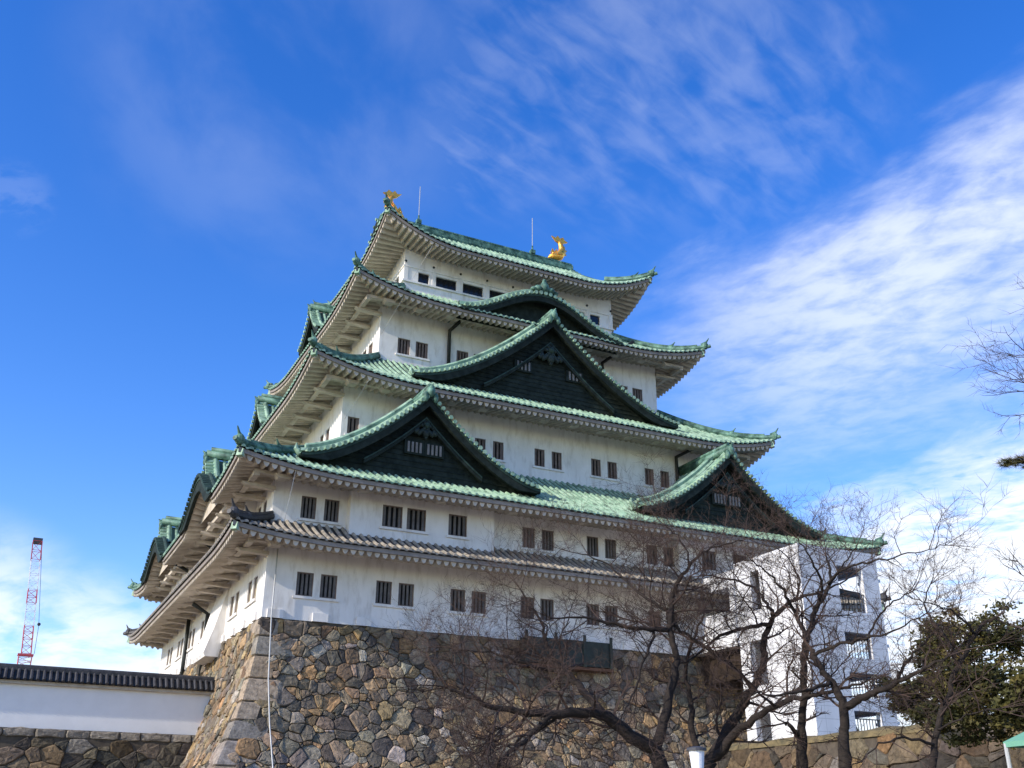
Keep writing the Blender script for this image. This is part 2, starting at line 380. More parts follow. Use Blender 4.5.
# ------------------------------------------------------------------ the keep
keep = thing('castle_keep', 'five-tiered white castle keep with green copper roofs on the high stone base', 'castle', (0, 0, 0))
I = [0, 0, 0, 4.556, 7.549, 9.82]
H = [0, 3.514, 6.903, 14.697, 22.262, 28.443]
O = [0, 2.337, 2.522, 2.818, 2.73, 2.398]
U = [0, .74, .98, 1.31, 1.45, 2.15]
RISE = [0, 1.3, 4.15, 3.9, 3.2, 6.2]
LC = [0, 6, 7, 7, 7, 6.5]
WALLZ = [0, (0, 4.4), (3.9, 7.9), (10.3, 15.8), (17.6, 23.3), (24.6, 29.5)]
GEN = (COPPER, COPPERD)
# ---- walls with real window openings
def holed(mb, fn, s0, s1, z0, z1, rects, depth=.28, mi=0):
    """fn(s, d, z), d inwards; leaves the rectangles (s0,s1,z0,z1) open with reveals"""
    S = sorted({s0, s1, *[r[0] for r in rects], *[r[1] for r in rects]}); Z = sorted({z0, z1, *[r[2] for r in rects], *[r[3] for r in rects]})
    for i in range(len(S)-1):
        for j in range(len(Z)-1):
            sm, zm = (S[i]+S[i+1])/2, (Z[j]+Z[j+1])/2
            if any(r[0] < sm < r[1] and r[2] < zm < r[3] for r in rects): continue
            mb.add([fn(S[i], 0, Z[j]), fn(S[i+1], 0, Z[j]), fn(S[i+1], 0, Z[j+1]), fn(S[i], 0, Z[j+1])], [(0, 1, 2, 3)], mi)
    for a, b, c, d in rects:
        q = [fn(a, 0, c), fn(b, 0, c), fn(b, 0, d), fn(a, 0, d)]; w = [fn(a, depth, c), fn(b, depth, c), fn(b, depth, d), fn(a, depth, d)]
        mb.add(q+w, [(0, 1, 5, 4), (1, 2, 6, 5), (2, 3, 7, 6), (3, 0, 4, 7)], mi)
def window(fn, r, barmat, nb=4, depth=.28, sill=None, glass=False, name='window'):
    a, b, c, d = r
    w = MB().add([fn(a-.01, depth, c-.01), fn(b+.01, depth, c-.01), fn(b+.01, depth, d+.01), fn(a-.01, depth, d+.01)], [(0, 1, 2, 3)]).build(name, GLASS if glass else WDARK, keep)
    fm = MB(); e = .055
    for (p0, p1, q0, q1) in ((a, a+e, c, d), (b-e, b, c, d), (a+e, b-e, d-e, d), (a+e, b-e, c, c+e)):
        lo, hi = fn(p0, .06, q0), fn(p1, .22, q1); fm.box([min(u, v) for u, v in zip(lo, hi)], [max(u, v) for u, v in zip(lo, hi)])
    if not glass: fm.build('frame', WBARS2, w)
    bm = MB()
    if nb:
        step = (b-a)/nb
        for k in range(nb):
            m_ = a+step*(k+.5); h = min(.065, step*.27)
            p = [fn(m_-h, .10, c), fn(m_+h, .10, c), fn(m_+h, .20, c), fn(m_-h, .20, c), fn(m_-h, .10, d), fn(m_+h, .10, d), fn(m_+h, .20, d), fn(m_-h, .20, d)]
            bm.add(p, [(0, 1, 5, 4), (1, 2, 6, 5), (2, 3, 7, 6), (3, 0, 4, 7)])
        bm.build('bars', barmat, w)
    return w
def sill_box(fn, a, b, c, parent):
    p = [fn(x, y, z) for z in (c-.15, c-.02) for x, y in ((a, -.10), (b, -.10), (b, .02), (a, .02))]
    MB().add(p, [(0, 3, 2, 1), (4, 5, 6, 7), (0, 1, 5, 4), (1, 2, 6, 5), (2, 3, 7, 6), (3, 0, 4, 7)]).build('sill', PLASTER, parent)
def pairs(starts, w, gap, z0, z1): return [((s, s+w), (s+gap, s+gap+w), z0, z1) for s in starts]
def put_wall(fn, s0, s1, z0, z1, pr, barmat, nb=4, singles=()):
    rects = []
    for p in pr: rects += [(*p[0], p[2], p[3]), (*p[1], p[2], p[3])]
    rects += list(singles)
    mb = MB(); holed(mb, fn, s0, s1, z0, z1, rects); mb.build('wall', PLASTER, keep)
    for p in pr:
        w1 = window(fn, (*p[0], p[2], p[3]), barmat, nb); w2 = window(fn, (*p[1], p[2], p[3]), barmat, nb)
        sill_box(fn, p[0][0]-.14, p[1][1]+.14, p[2], w1)
    for r in singles:
        w1 = window(fn, r, barmat, nb); sill_box(fn, r[0]-.14, r[1]+.14, r[2], w1)
def FR(y0): return lambda s, d, z: (s, y0+d, z)
def LE(x0): return lambda s, d, z: (x0+d, s, z)
def plain(fn, s0, s1, z0, z1):
    MB().add([fn(s0, 0, z0), fn(s1, 0, z0), fn(s1, 0, z1), fn(s0, 0, z1)], [(0, 1, 2, 3)]).build('wall', PLASTER, keep)
s1F = [1.58+4.21*k for k in range(8)]
put_wall(FR(0), 0, L, *WALLZ[1], pairs(s1F, .87, 1.24, 1.22, 2.42), WBARS)
put_wall(LE(0), 0, W, *WALLZ[1], pairs([1.7+4.21*k for k in (0, 1, 3, 4, 5, 6)], .87, 1.24, 1.22, 2.42), BEIGE)
put_wall(FR(0), 0, L, *WALLZ[2], pairs([1.46, 14.32, 18.55, 22.7, 33.9], .8, 1.24, 5.2, 6.4), WBARS)
put_wall(LE(0), 0, W, *WALLZ[2], pairs([1.46, 14.3, 18.5, 29.6], .8, 1.24, 5.2, 6.4), WBARS)
put_wall(FR(I[3]), I[3], L-I[3], *WALLZ[3], pairs([9.1, 13.27, 17.5, 21.73, 25.95], .75, 1.26, 11.97, 13.17), WBARS2, 3, [(4.94, 5.66, 12.0, 13.1), (31.2, 31.95, 12.0, 13.1)])
put_wall(LE(I[3]), I[3], W-I[3], *WALLZ[3], pairs([7.0, 11.2, 19.5, 23.7], .75, 1.26, 11.97, 13.17), WBARS2, 3)
put_wall(FR(I[4]), I[4], L-I[4], *WALLZ[4], pairs([8.84, 13.1, 21.7, 25.95], .88, 1.28, 19.36, 20.52), WBARS2, 4)
put_wall(LE(I[4]), I[4], W-I[4], *WALLZ[4], pairs([8.9, 21.1], .88, 1.28, 19.36, 20.52), WBARS2, 4)
for k in range(1, 6):                            # the two faces turned away
    plain(FR(W-I[k]), I[k], L-I[k], *WALLZ[k]); plain(LE(L-I[k]), I[k], W-I[k], *WALLZ[k])
# top storey: a band of wide openings between white posts
half = [(10.89, 11.74), (12.25, 13.89), (14.39, 16.02), (16.55, 18.18)]
rects5 = [(a, b, 26.34, 27.2) for a, b in half]+[(L-b, L-a, 26.34, 27.2) for a, b in half]
mb = MB(); holed(mb, FR(I[5]), I[5], L-I[5], *WALLZ[5], rects5, .2); mb.build('wall', PLASTER, keep)
for r in rects5: window(FR(I[5]), r, WBARS, 0, .14, glass=True)
rl = [(10.9, 11.7, 26.34, 27.2), (12.4, 14.0, 26.34, 27.2), (14.6, 16.0, 26.34, 27.2), (16.3, 17.7, 26.34, 27.2), (18.3, 19.9, 26.34, 27.2), (20.5, 21.3, 26.34, 27.2)]
mb = MB(); holed(mb, LE(I[5]), I[5], W-I[5], *WALLZ[5], rl, .2); mb.build('wall', PLASTER, keep)
for r in rl: window(LE(I[5]), r, WBARS, 0, .14, glass=True)
mb = MB()
for z, h, pr in ((27.42, .10, .07), (26.18, .13, .14)):      # ledge and lintel run round two faces, butted at the corner
    mb.box((I[5]-pr, I[5]-pr, z), (L-I[5]+pr, I[5]+.01, z+h)); mb.box((I[5]-pr, I[5]+.012, z), (I[5]+.01, W-I[5]+pr, z+h))
for a in [9.78, 11.95, 14.05, 16.2, 18.38, 20.53, 22.68, 24.8, 26.85]:
    mb.box((a, I[5]-.05, 26.315), (a+.30, I[5]+.01, 27.415))
mb.build('window_surround', PLASTER, keep)
for a in [9.9+2.14*k for k in range(9)]:
    MB().tube([(a, I[5]+.02, 27.86), (a, I[5]-.06, 27.86)], .085, 8).build('stud', PIPE, keep)
# projecting bays of the second storey
def bay(swap, a0, a1, pr, sg):
    f = (lambda s, d, z: (s, -.6+d, z)) if not swap else (lambda s, d, z: (-.6+d, s, z))
    mb = MB(); rects = []
    for p in pr: rects += [(*p, 5.16, 6.36)]
    holed(mb, f, a0, a1, 4.30, 7.9, rects)
    for a in (a0, a1): mb.add([f(a, 0, 4.30), f(a, .6, 4.30), f(a, .6, 7.9), f(a, 0, 7.9)], [(0, 1, 2, 3)])
    o = mb.build('bay_wall', PLASTER, keep)
    for p in pr:
        w1 = window(f, (*p, 5.16, 6.36), WBARS, 4); sill_box(f, p[0]-.14, p[1]+.14, 5.16, w1)
bay(False, 3.92, 12.25, [(5.7, 6.83), (7.08, 8.18), (9.5, 10.6)], 0)
bay(False, L-12.25, L-3.92, [(26.3, 27.4), (28.72, 29.82), (30.07, 31.2)], 0)
bay(True, 3.92, 12.0, [(6.1, 7.0), (7.6, 8.5)], 0)
bay(True, W-12.0, W-3.92, [(23.8, 24.7), (25.3, 26.2)], 0)
# flared stone-dropping bay on the ground storey's left face
mb = MB(); prof = [(0, 3.2), (-.25, 2.2), (-.55, .9), (-1.0, -.55), (-.9, -.75), (0, -.75)]
rows = [[(x, y, z) for x, z in prof] for y in (8.9, 12.4)]
mb.grid(rows); mb.add(rows[0], [tuple(range(6))]); mb.add(rows[1], [tuple(range(6))]); mb.build('flared_bay', PLASTER, keep)
for k in range(14):
    MB().box((.25+2.28*k, -.12, .0), (1.05+2.28*k, .02, .42)).build('drain_block', PLASTER, keep)
for k in range(12):
    MB().box((-.12, .9+2.5*k, .0), (.02, 1.6+2.5*k, .42)).build('drain_block', PLASTER, keep)

# ---- roofs
def tier(k, tile, pan, ridgem, gable_depth=None, bumps=()):
    x0, y0, x1, y1 = I[k]-O[k], I[k]-O[k], L-I[k]+O[k], W-I[k]+O[k]
    ins = (I[k+1] if k < 5 else 0)-I[k]
    D = O[k]+ins if k < 5 else (y1-y0)/2
    ze, u, lc, R_ = H[k]+.08, U[k]-.25, LC[k], RISE[k]
    def prof(d): q = max(0, d)/D; return R_*(.78*q+.22*q*q)
    def up(c, d, DD=None): return u*max(0, 1-c/lc)**2.1*max(0, 1-max(0, d)/(DD or D))
    roof_mb = MB(); eave = MB(); fas = MB()
    def bump(s, d, side):
        if not side or not bumps: return 0.
        z = sum(h*(.5+.5*math.cos(math.pi*max(-1, min(1, (s-c)/w)))) for c, w, h in bumps)
        return z*max(0, 1-max(0, d)/3.4)
    def frames():
        yield (lambda s, d, z: (x0+s, y0+d, z)), x1-x0, False
        yield (lambda s, d, z: (x0+d, y0+s, z+bump(s, d, 1))), y1-y0, True
        yield (lambda s, d, z: (x1-d, y0+s, z)), y1-y0, True
        yield (lambda s, d, z: (x0+s, y1-d, z)), x1-x0, False
    for fn, Ls, short in frames():
        def dmax(c):
            if k == 5:
                return min(c, gable_depth) if short else (c if c < gable_depth else D)
            return min(c, D)
        n = max(8, int(round(Ls/.42))); st = Ls/n
        nd = 8 if k < 5 else 11
        # pans
        brk = {0, Ls}
        S = [st*i for i in range(n+1)]
        if k == 5 and not short: S += [gable_depth-1e-4, gable_depth+1e-4, Ls-gable_depth-1e-4, Ls-gable_depth+1e-4]; S.sort()
        rows = []
        for s in S:
            c = min(s, Ls-s); dm = dmax(c)
            rows.append([fn(s, dm*j/nd, ze+prof(dm*j/nd)+up(c, dm*j/nd)) for j in range(nd+1)])
        roof_mb.grid(rows, 1)
        # round tile rows
        for i in range(n):
            s = st*(i+.5); c = min(s, Ls-s); dm = dmax(c)
            if dm < .15: continue
            m_ = max(3, int(nd*dm/D)); rows = []
            for j in range(m_+1):
                d = -.07+(dm+.07)*j/m_; z = ze+prof(d)+up(c, d)
                rows.append([fn(s+.115*math.cos(a), d, z-.03+.15*math.sin(a)) for a in (math.pi, 2.4, 1.57, .74, 0)])
            roof_mb.grid(rows, 0); roof_mb.add(rows[0], [(0, 1, 2, 3, 4)], 0)
            # drip tile between the rows
            sd_ = s+st/2
            if min(sd_, Ls-sd_) > .2:
                z = ze+up(min(sd_, Ls-sd_), 0)
                roof_mb.add([fn(sd_-.12, -.04, z+.02), fn(sd_+.12, -.04, z+.02), fn(sd_+.05, -.04, z-.09), fn(sd_-.05, -.04, z-.09)], [(0, 1, 2, 3)], 0)
        # fascia, rounded plaster rafters seen as a scalloped soffit
        S = [Ls*i/120 for i in range(121)]
        rows = []
        for s in S:
            c = min(s, Ls-s); z = ze+up(c, 0)
            e = min(.06, c); e2 = min(.24, c)
            rows.append([fn(s, e, z-.085), fn(s, e, z-.30), fn(s, e2, z-.32), fn(s, e2, z-.10)])
        fas.grid(rows, 0, True)
        ns = n*10; rows = []
        for i in range(ns+1):
            s = Ls*i/ns; c = min(s, Ls-s); sc = .28*math.sqrt(max(0, 1-(((s/st) % 1-.5)/.34)**2))
            de = min(O[k]+.06, c); ds = min(.16, c)
            z = ze-.27
            rows.append([fn(s, ds, z+up(c, ds)+.02), fn(s, ds, z+up(c, ds)-sc), fn(s, (ds+de)/2, z+up(c, (ds+de)/2, 2*O[k])+.2*(ds+de)/2-sc), fn(s, de, z+up(c, de, 2*O[k])+.2*de-sc)])
        eave.grid(rows, 0)
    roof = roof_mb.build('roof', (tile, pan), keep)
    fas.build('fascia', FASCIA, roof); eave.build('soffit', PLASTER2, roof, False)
    # bearing beam and bracket arms under the eaves
    if k < 5:
        br = MB(); zb = ze-.27-.10+.2*(O[k]*.5)
        d = O[k]*.5
        a = d+.25
        br.box((x0+d-.12, y0+d-.14, zb-.05), (x1-d+.12, y0+d+.14, zb+.15)); br.box((x0+d-.12, y1-d-.14, zb-.05), (x1-d+.12, y1-d+.14, zb+.15)); br.box((x0+d-.14, y0+d-.1, zb-.17), (x0+d+.14, y1-d+.1, zb+.10))
        br.box((x1-d-.14, y0+d-.1, zb-.17), (x1-d+.14, y1-d+.1, zb+.10))
        n = int((x1-x0-2*O[k])/2.13)
        for i in range(n+1):
            s = x0+O[k]+.02+(x1-x0-2*O[k]-.04)*i/n
            for yy, sg in ((y0, 1), (y1, -1)):
                ya, yb = sorted((yy+sg*(d-.42), yy+sg*(d+.16)))
                br.add([(s-.42, ya, zb-.01), (s+.42, ya, zb-.01), (s+.42, yb, zb-.01), (s-.42, yb, zb-.01), (s-.26, ya, zb-.24), (s+.26, ya, zb-.24), (s+.26, yb, zb-.24), (s-.26, yb, zb-.24)],
                       [(0, 1, 2, 3), (4, 7, 6, 5), (0, 4, 5, 1), (1, 5, 6, 2), (2, 6, 7, 3), (3, 7, 4, 0)])
        n = int((y1-y0-2*O[k])/2.13)
        for i in range(n+1):
            s = y0+O[k]+.05+(y1-y0-2*O[k]-.1)*i/n
            for xx, sg in ((x0, 1), (x1, -1)):
                br.add([(xx+sg*(d-.42), s-.20, zb-.21), (xx+sg*(d-.42), s+.20, zb-.21), (xx+sg*(d-.2), s+.20, zb-.34), (xx+sg*(d-.2), s-.20, zb-.34), (xx+sg*(O[k]+.03), s-.20, zb-.40), (xx+sg*(O[k]+.03), s+.20, zb-.40), (xx+sg*(O[k]+.03), s-.20, zb-.22), (xx+sg*(O[k]+.03), s+.20, zb-.22), (xx+sg*(d-.42), s-.20, zb-.185), (xx+sg*(d-.42), s+.20, zb-.185)],
                       [(3, 2, 5, 4), (0, 1, 2, 3), (8, 9, 1, 0), (8, 6, 7, 9), (0, 3, 4, 6, 8), (1, 9, 7, 5, 2)])
        br.build('brackets', PLASTER2, roof)
    # hips with end ornaments, hip rafters
    hd = min(D, gable_depth) if k == 5 else D
    for cx, cy, sx, sy in ((x0, y0, 1, 1), (x1, y0, -1, 1), (x0, y1, 1, -1), (x1, y1, -1, -1)):
        hm = MB(); pts = []; 
        for j in range(13):
            d = hd*j/12; pts.append((cx+sx*d, cy+sy*d, ze+prof(d)+up(d, d)+.20))
        hm.tube(pts, .19, 8); hm.tube([(p[0], p[1], p[2]+.2) for p in pts[1:]], .10, 6)
        for d0, sc in ((.0, 1.), (hd*.36, .8)):
            z = ze+prof(d0)+up(d0, d0)+.2
            c = (cx+sx*d0, cy+sy*d0)
            hm.ball((c[0], c[1], z+.08), (.26*sc, .26*sc, .30*sc), 5)
            hm.tube([(c[0]+sx*.2, c[1]+sy*.2, z+.2), (c[0]-sx*.08, c[1]-sy*.08, z+.38*sc), (c[0]-sx*.22, c[1]-sy*.22, z+.68*sc)], [.12, .08, .03], 6)
            hm.tube([(c[0]-sx*.12*sc, c[1]-sy*.12*sc, z-.02), (c[0]-sx*.3*sc, c[1]-sy*.3*sc, z+.03)], .13*sc, 8)
        hm.build('hip_ridge', ridgem, roof, False)
        hr = MB(); zz_ = ze+u-.37
        hr.bar((cx+sx*.2, cy+sy*.2, zz_+.0), (cx+sx*(O[k]+.1), cy+sy*(O[k]+.1), zz_-u*.75+.2*O[k]-.1), .30, .34, mi=0)
        hr.bar((cx+sx*.08, cy+sy*.08, zz_+.05), (cx+sx*.22, cy+sy*.22, zz_+.0), .33, .38, mi=1)
        hr.build('hip_rafter', (PLASTER2, COPPER), roof)
    return roof, (x0, y0, x1, y1, ze, prof, D)
roofs = {}
KY = 8.2
KB = [(KY+O[2], 4.7, 2.0), (W-KY+O[2], 4.7, 2.0)]          # undulating eave on the left face, second tier
for k in range(1, 5):
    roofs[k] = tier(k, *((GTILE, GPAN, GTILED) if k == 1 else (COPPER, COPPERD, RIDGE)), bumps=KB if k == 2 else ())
GD = 2.7
roofs[5] = tier(5, COPPER, COPPERD, RIDGE, GD)
# main ridge and its gable ends
r5, (x0, y0, x1, y1, ze5, prof5, D5) = roofs[5]
yc = (y0+y1)/2; zr = ze5+prof5(D5)
mb = MB(); xa, xb = x0+GD-.25, x1-GD+.25
for w, z0_, z1_ in ((.42, zr-.35, zr+.28), (.34, zr+.282, zr+.46)):
    mb.box((xa, yc-w, z0_), (xb, yc+w, z1_))
mb.tube([(xa-.1, yc, zr+.56), (xb+.1, yc, zr+.56)], .18, 8)
for i in range(58):
    x = xa+(xb-xa)*(i+.5)/58
    mb.tube([(x, yc-.47, zr-.1), (x, yc-.40, zr-.1)], .1, 6); mb.tube([(x, yc-.38, zr+.44), (x, yc-.32, zr+.44)], .08, 6)
for x, s in ((xa, -1), (xb, 1)):
    mb.ball((x+s*.05, yc, zr+.15), (.18, .45, .5), 6)
mb.build('main_ridge', RIDGE, r5)
for xe, s in ((x0+GD, -1), (x1-GD, 1)):
    g = MB(); b_ = MB(); N_ = 12
    ys = [y0+GD+(y1-y0-2*GD)*i/(2*N_) for i in range(2*N_+1)]
    zf = lambda y: ze5+prof5(min(y-y0, y1-y))
    zb = ze5+prof5(GD)
    g.add([(xe, y, max(zb-.3, zf(y)-.1)) for y in ys]+[(xe, y1-GD, zb-.4), (xe, y0+GD, zb-.4)], [tuple(range(2*N_+3))])
    g.build('gable_wall', DARKCU, r5)
    xv = xe+s*.65
    b_.grid([[(xv, y, zf(y)-.05), (xv, y, zf(y)-.6), (xv-s*.15, y, zf(y)-.6), (xv-s*.15, y, zf(y)-.05)] for y in ys], 0, True)
    b_.grid([[(xv, y, zf(y)), (xe-s*.1, y, zf(y))] for y in ys], 1)
    for y in ys[::1]:
        b_.tube([(xv+s*.08, y, zf(y)+.08), (xe, y, zf(y)+.08)], .13, 6, 1)
    b_.build('verge', (DARKCU, COPPER), r5)

# ---- triangular and undulating gables
def P_(swap): return (lambda a, d, z: (d, a, z)) if swap else (lambda a, d, z: (a, d, z))
def gable(swap, cx, d0, d1, hw, zf, za, kind='triangular', wins=True, small=False):
    f = P_(swap); root = bpy.data.objects.new('gable', None); col.objects.link(root); root.parent = keep
    if kind == 'triangular': zc = lambda q: zf+(za-zf)*(1-abs(q))**1.58
    else: zc = lambda q: zf+(za-zf)*((.5+.5*math.cos(math.pi*min(1, abs(q)*1.02)))**.92)
    n = 40 if not small else 24; Q = [-1+2*i/n for i in range(n+1)]
    A = lambda q: cx+q*hw
    t = MB()
    t.grid([[f(A(q), d0, zc(q)), f(A(q), d1, zc(q))] for q in Q], 1)
    nr = int((d1-d0-.5)/.42)
    for i in range(nr):                           # tile rows run down the slope
        d = d0+.62+.42*i
        rows = [[f(A(q), d+.115*math.cos(a), zc(q)-.03+.15*math.sin(a)) for a in (math.pi, 2.4, 1.57, .74, 0)] for q in Q]
        t.grid(rows, 0)
    # arc length spaced verge tiles
    pts = [(A(q), zc(q)) for q in [-1+2*i/400 for i in range(401)]]; acc = 0; last = pts[0]; step = .32 if kind == 'triangular' else .36
    for p in pts:
        acc += math.hypot(p[0]-last[0], p[1]-last[1]); last = p
        if acc >= step:
            acc = 0
            t.tube([f(p[0], d0-.10, p[1]+.08), f(p[0], d0+.50, p[1]+.12)], .125 if kind == 'triangular' or small else .15, 7, 0)
    t.grid([[f(A(q), d0+.48+.14*math.cos(a), zc(q)+(.16+.20*math.sin(a) if kind == 'triangular' or small else .24+.32*math.sin(a))) for a in (math.pi, 2.2, 1.57, .94, 0)] for q in Q], 0)
    t.build('tile_slopes', (COPPER, COPPERD) if not (small and kind != 'triangular') else (DARKCU2, COPPERD), root)
    # descending ridge set back on the slopes, curled at the foot
    if kind == 'triangular' and not small:
        t = MB()
        for sg in (-1, 1):
            qs = [.1+.84*i/14 for i in range(15)]; dd = d0+1.1
            t.tube([f(A(sg*q), dd, zc(q)+.22) for q in qs], .26, 7); t.tube([f(A(sg*q), dd, zc(q)+.62) for q in qs], .17, 7)
            t.grid([[f(A(sg*q), dd-.13, zc(q)+.2), f(A(sg*q), dd-.13, zc(q)+.6), f(A(sg*q), dd+.13, zc(q)+.6), f(A(sg*q), dd+.13, zc(q)+.2)] for q in qs], 0, True)
            e = qs[-1]; t.tube([f(A(sg*e)-sg*.1, dd, zc(e)+.1), f(A(sg*e)+sg*.25, dd, zc(e)+.2), f(A(sg*e)+sg*.5, dd, zc(e)+.45), f(A(sg*e)+sg*.48, dd, zc(e)+.75)], [.24, .2, .13, .04], 7)
        t.build('descending_ridge', COPPER, root)
    # bargeboards
    b = MB(); wd = .62 if kind == 'triangular' else (.85 if small else .55)
    b.grid([[f(A(q), d0+.06, zc(q)-.02), f(A(q), d0+.06, max(zf-.25, zc(q)-wd)), f(A(q), d0+.26, max(zf-.25, zc(q)-wd)), f(A(q), d0+.26, zc(q)-.02)] for q in Q], 0, True)
    b.grid([[f(A(q), d0+.02, zc(q)-.03), f(A(q), d0+.02, zc(q)-.17), f(A(q), d0+.06, zc(q)-.17)] for q in Q], 1)
    b.grid([[f(A(q), d0+.26, max(zf-.2, zc(q)-.30)), f(A(q), d0+1.0, max(zf-.2, zc(q)-.30))] for q in Q], 0)
    if kind == 'triangular':
        off = 1.75*(za-zf)/6 if not small else .8
        Qi = [q for q in Q if zc(q)-off > zf+.1]
        b.grid([[f(A(q), d0+.5, zc(q)-off+.14), f(A(q), d0+.5, zc(q)-off-.14), f(A(q), d0+.8, zc(q)-off-.14), f(A(q), d0+.8, zc(q)-off+.14)] for q in Qi], 0, True)
        b.grid([[f(A(q), d0+.47, zc(q)-off+.16), f(A(q), d0+.47, zc(q)-off+.07), f(A(q), d0+.5, zc(q)-off+.07)] for q in Qi], 1)
    b.build('bargeboard', (DARKCU, DARKCU2), root)
    # gable wall with board lines
    w = MB(); dw = d0+.85 if kind == 'triangular' else d0+.9
    w.add([f(A(q), dw, max(zf-.3*(not small), zc(q)-.2)) for q in Q]+[f(A(1), dw, zf-.6+.58*(small and kind != 'triangular')), f(A(-1), dw, zf-.6+.58*(small and kind != 'triangular'))], [tuple(range(n+3))])
    if kind == 'triangular':
        nb = int((za-zf-1)/.3)
        for i in range(nb):
            z = zf+.1+.3*i
            qq = 1-((z+.45-zf)/(za-zf))**(1/1.58)
            if qq < .06: continue
            a0, a1 = A(-qq), A(qq)
            w.add([f(a0, dw-.035, z), f(a1, dw-.035, z), f(a1, dw-.002, z+.05), f(a0, dw-.002, z+.05), f(a0, dw-.002, z-.001), f(a1, dw-.002, z-.001)], [(0, 1, 2, 3), (0, 1, 5, 4)], 0)
    w.build('gable_wall', PLASTER2 if small and kind != 'triangular' else DARKCU, root)
    # ridge, end tile, pendant
    r = MB()
    r.tube([f(cx, d0-.05, za+.30), f(cx, d1, za+.30)], .26, 8); r.tube([f(cx, d0+.2, za+.62), f(cx, d1, za+.62)], .16, 8)
    sc = .8 if not small else .6
    if kind == 'triangular':
        r.ball(f(cx, d0-.05, za+.22*sc), (.30*sc, .30*sc, .40*sc), 6); r.ball(f(cx, d0-.12, za+.55*sc), (.17*sc, .17*sc, .2*sc), 6)
        for sg in (-1, 1): r.ball(f(cx+sg*.36*sc, d0-.05, za-.18*sc), (.2*sc, .2*sc, .4*sc), 5)
        r.tube([f(cx, d0-.12, za+.6*sc), f(cx-.0, d0-.28, za+.78*sc)], [.08, .03], 6)
    else:
        r.ball(f(cx, d0+.1, za+.55), (.34, .34, .5), 6)
        lo = f(cx-.95, d0+.12, za+.05); hi = f(cx+.95, d0+.6, za+.26); r.box([min(p, q) for p, q in zip(lo, hi)], [max(p, q) for p, q in zip(lo, hi)])
        for sg in (-1, 1):
            r.ball(f(cx+sg*.5, d0+.1, za+.42), (.3, .3, .26), 5); r.ball(f(cx+sg*.85, d0+.1, za+.30), (.24, .24, .16), 5)
        r.ball(f(cx, d0+.1, za+1.05), (.16, .16, .22), 5)
    if small and kind != 'triangular': r = MB().tube([f(cx, d0+.3, za+.1), f(cx, d1, za+.1)], .12, 8)
    r.build('ridge', RIDGE, root, True)
    if kind == 'triangular':
        p = MB(); zo = za-(2.25*(za-zf)/6 if not small else 1.0); s_ = (za-zf)/5.2*.72 if not small else .4
        p.ball(f(cx, d0+.42, zo), (.26*s_, .26*s_, .28*s_), 6, 1)
        for k in range(6):
            a = k*math.pi/3
            p.ball(f(cx+.34*s_*math.cos(a), d0+.5, zo+.34*s_*math.sin(a)), (.19*s_, .19*s_, .19*s_), 5)
        for k in range(5):
            for sg in (-1, 1): p.ball(f(cx+sg*(.3+.16*k)*s_, d0+.55, zo-.5*s_-.12*s_*(k % 3)), (.2*s_, .2*s_, .26*s_), 5)
        p.ball(f(cx, d0+.5, zo-.75*s_), (.3*s_, .3*s_, .42*s_), 6); p.ball(f(cx, d0+.5, zo-1.15*s_), (.16*s_, .16*s_, .2*s_), 5)
        p.build('pendant', (DARKCU3, DARKCU2), root, True)
    if wins:
        for a0, a1, z0_, z1_ in wins:
            v = MB(); nb = max(4, int((a1-a0)/.24))
            lo, hi = f(a0-.1, dw-.16, z0_-.1), f(a1+.1, dw-.01, z1_+.1); v.box([min(p, q) for p, q in zip(lo, hi)], [max(p, q) for p, q in zip(lo, hi)], 0)
            for k in range(nb):
                a = a0+(a1-a0)*(k+.5)/nb
                lo, hi = f(a-.06, dw-.22, z0_), f(a+.06, dw-.165, z1_); v.box([min(p, q) for p, q in zip(lo, hi)], [max(p, q) for p, q in zip(lo, hi)], 1)
            v.build('gable_window', (DARKCU, DIMBAR), root)
    return root
gable(False, 8.0, -1.0, 4.6, 7.0, 8.45, 12.95, wins=[(6.95, 7.9, 9.65, 10.25), (8.12, 9.1, 9.65, 10.25)])
gable(False, L-8.0, -1.0, 4.6, 7.0, 8.45, 12.95, wins=[(27.8, 28.75, 9.65, 10.25), (28.97, 29.9, 9.65, 10.25)])
gable(False, 18.4, 3.4, 7.6, 9.75, 16.3, 22.3, wins=[(15.9, 17.0, 18.3, 18.9), (19.8, 20.9, 18.3, 18.9)])
gable(False, 18.45, 4.72, 9.9, 6.3, 22.45, 24.75, 'undulating', None)
# left face
for yk in (KY, W-KY):
    gable(True, yk, -2.66, .0, 4.7, 7.12, 9.1, 'undulating', None, True)
    gable(True, yk+(.0 if yk < 16 else .4), -2.3, 4.5, 1.8, 8.5, 10.35, 'triangular', None, True)
gable(True, W/2, 1.85, 7.5, 2.5, 15.3, 17.6, 'triangular', None, True)
gable(True, W/2, 4.9, 9.8, 2.5, 23.2, 25.6, 'triangular', None, True)

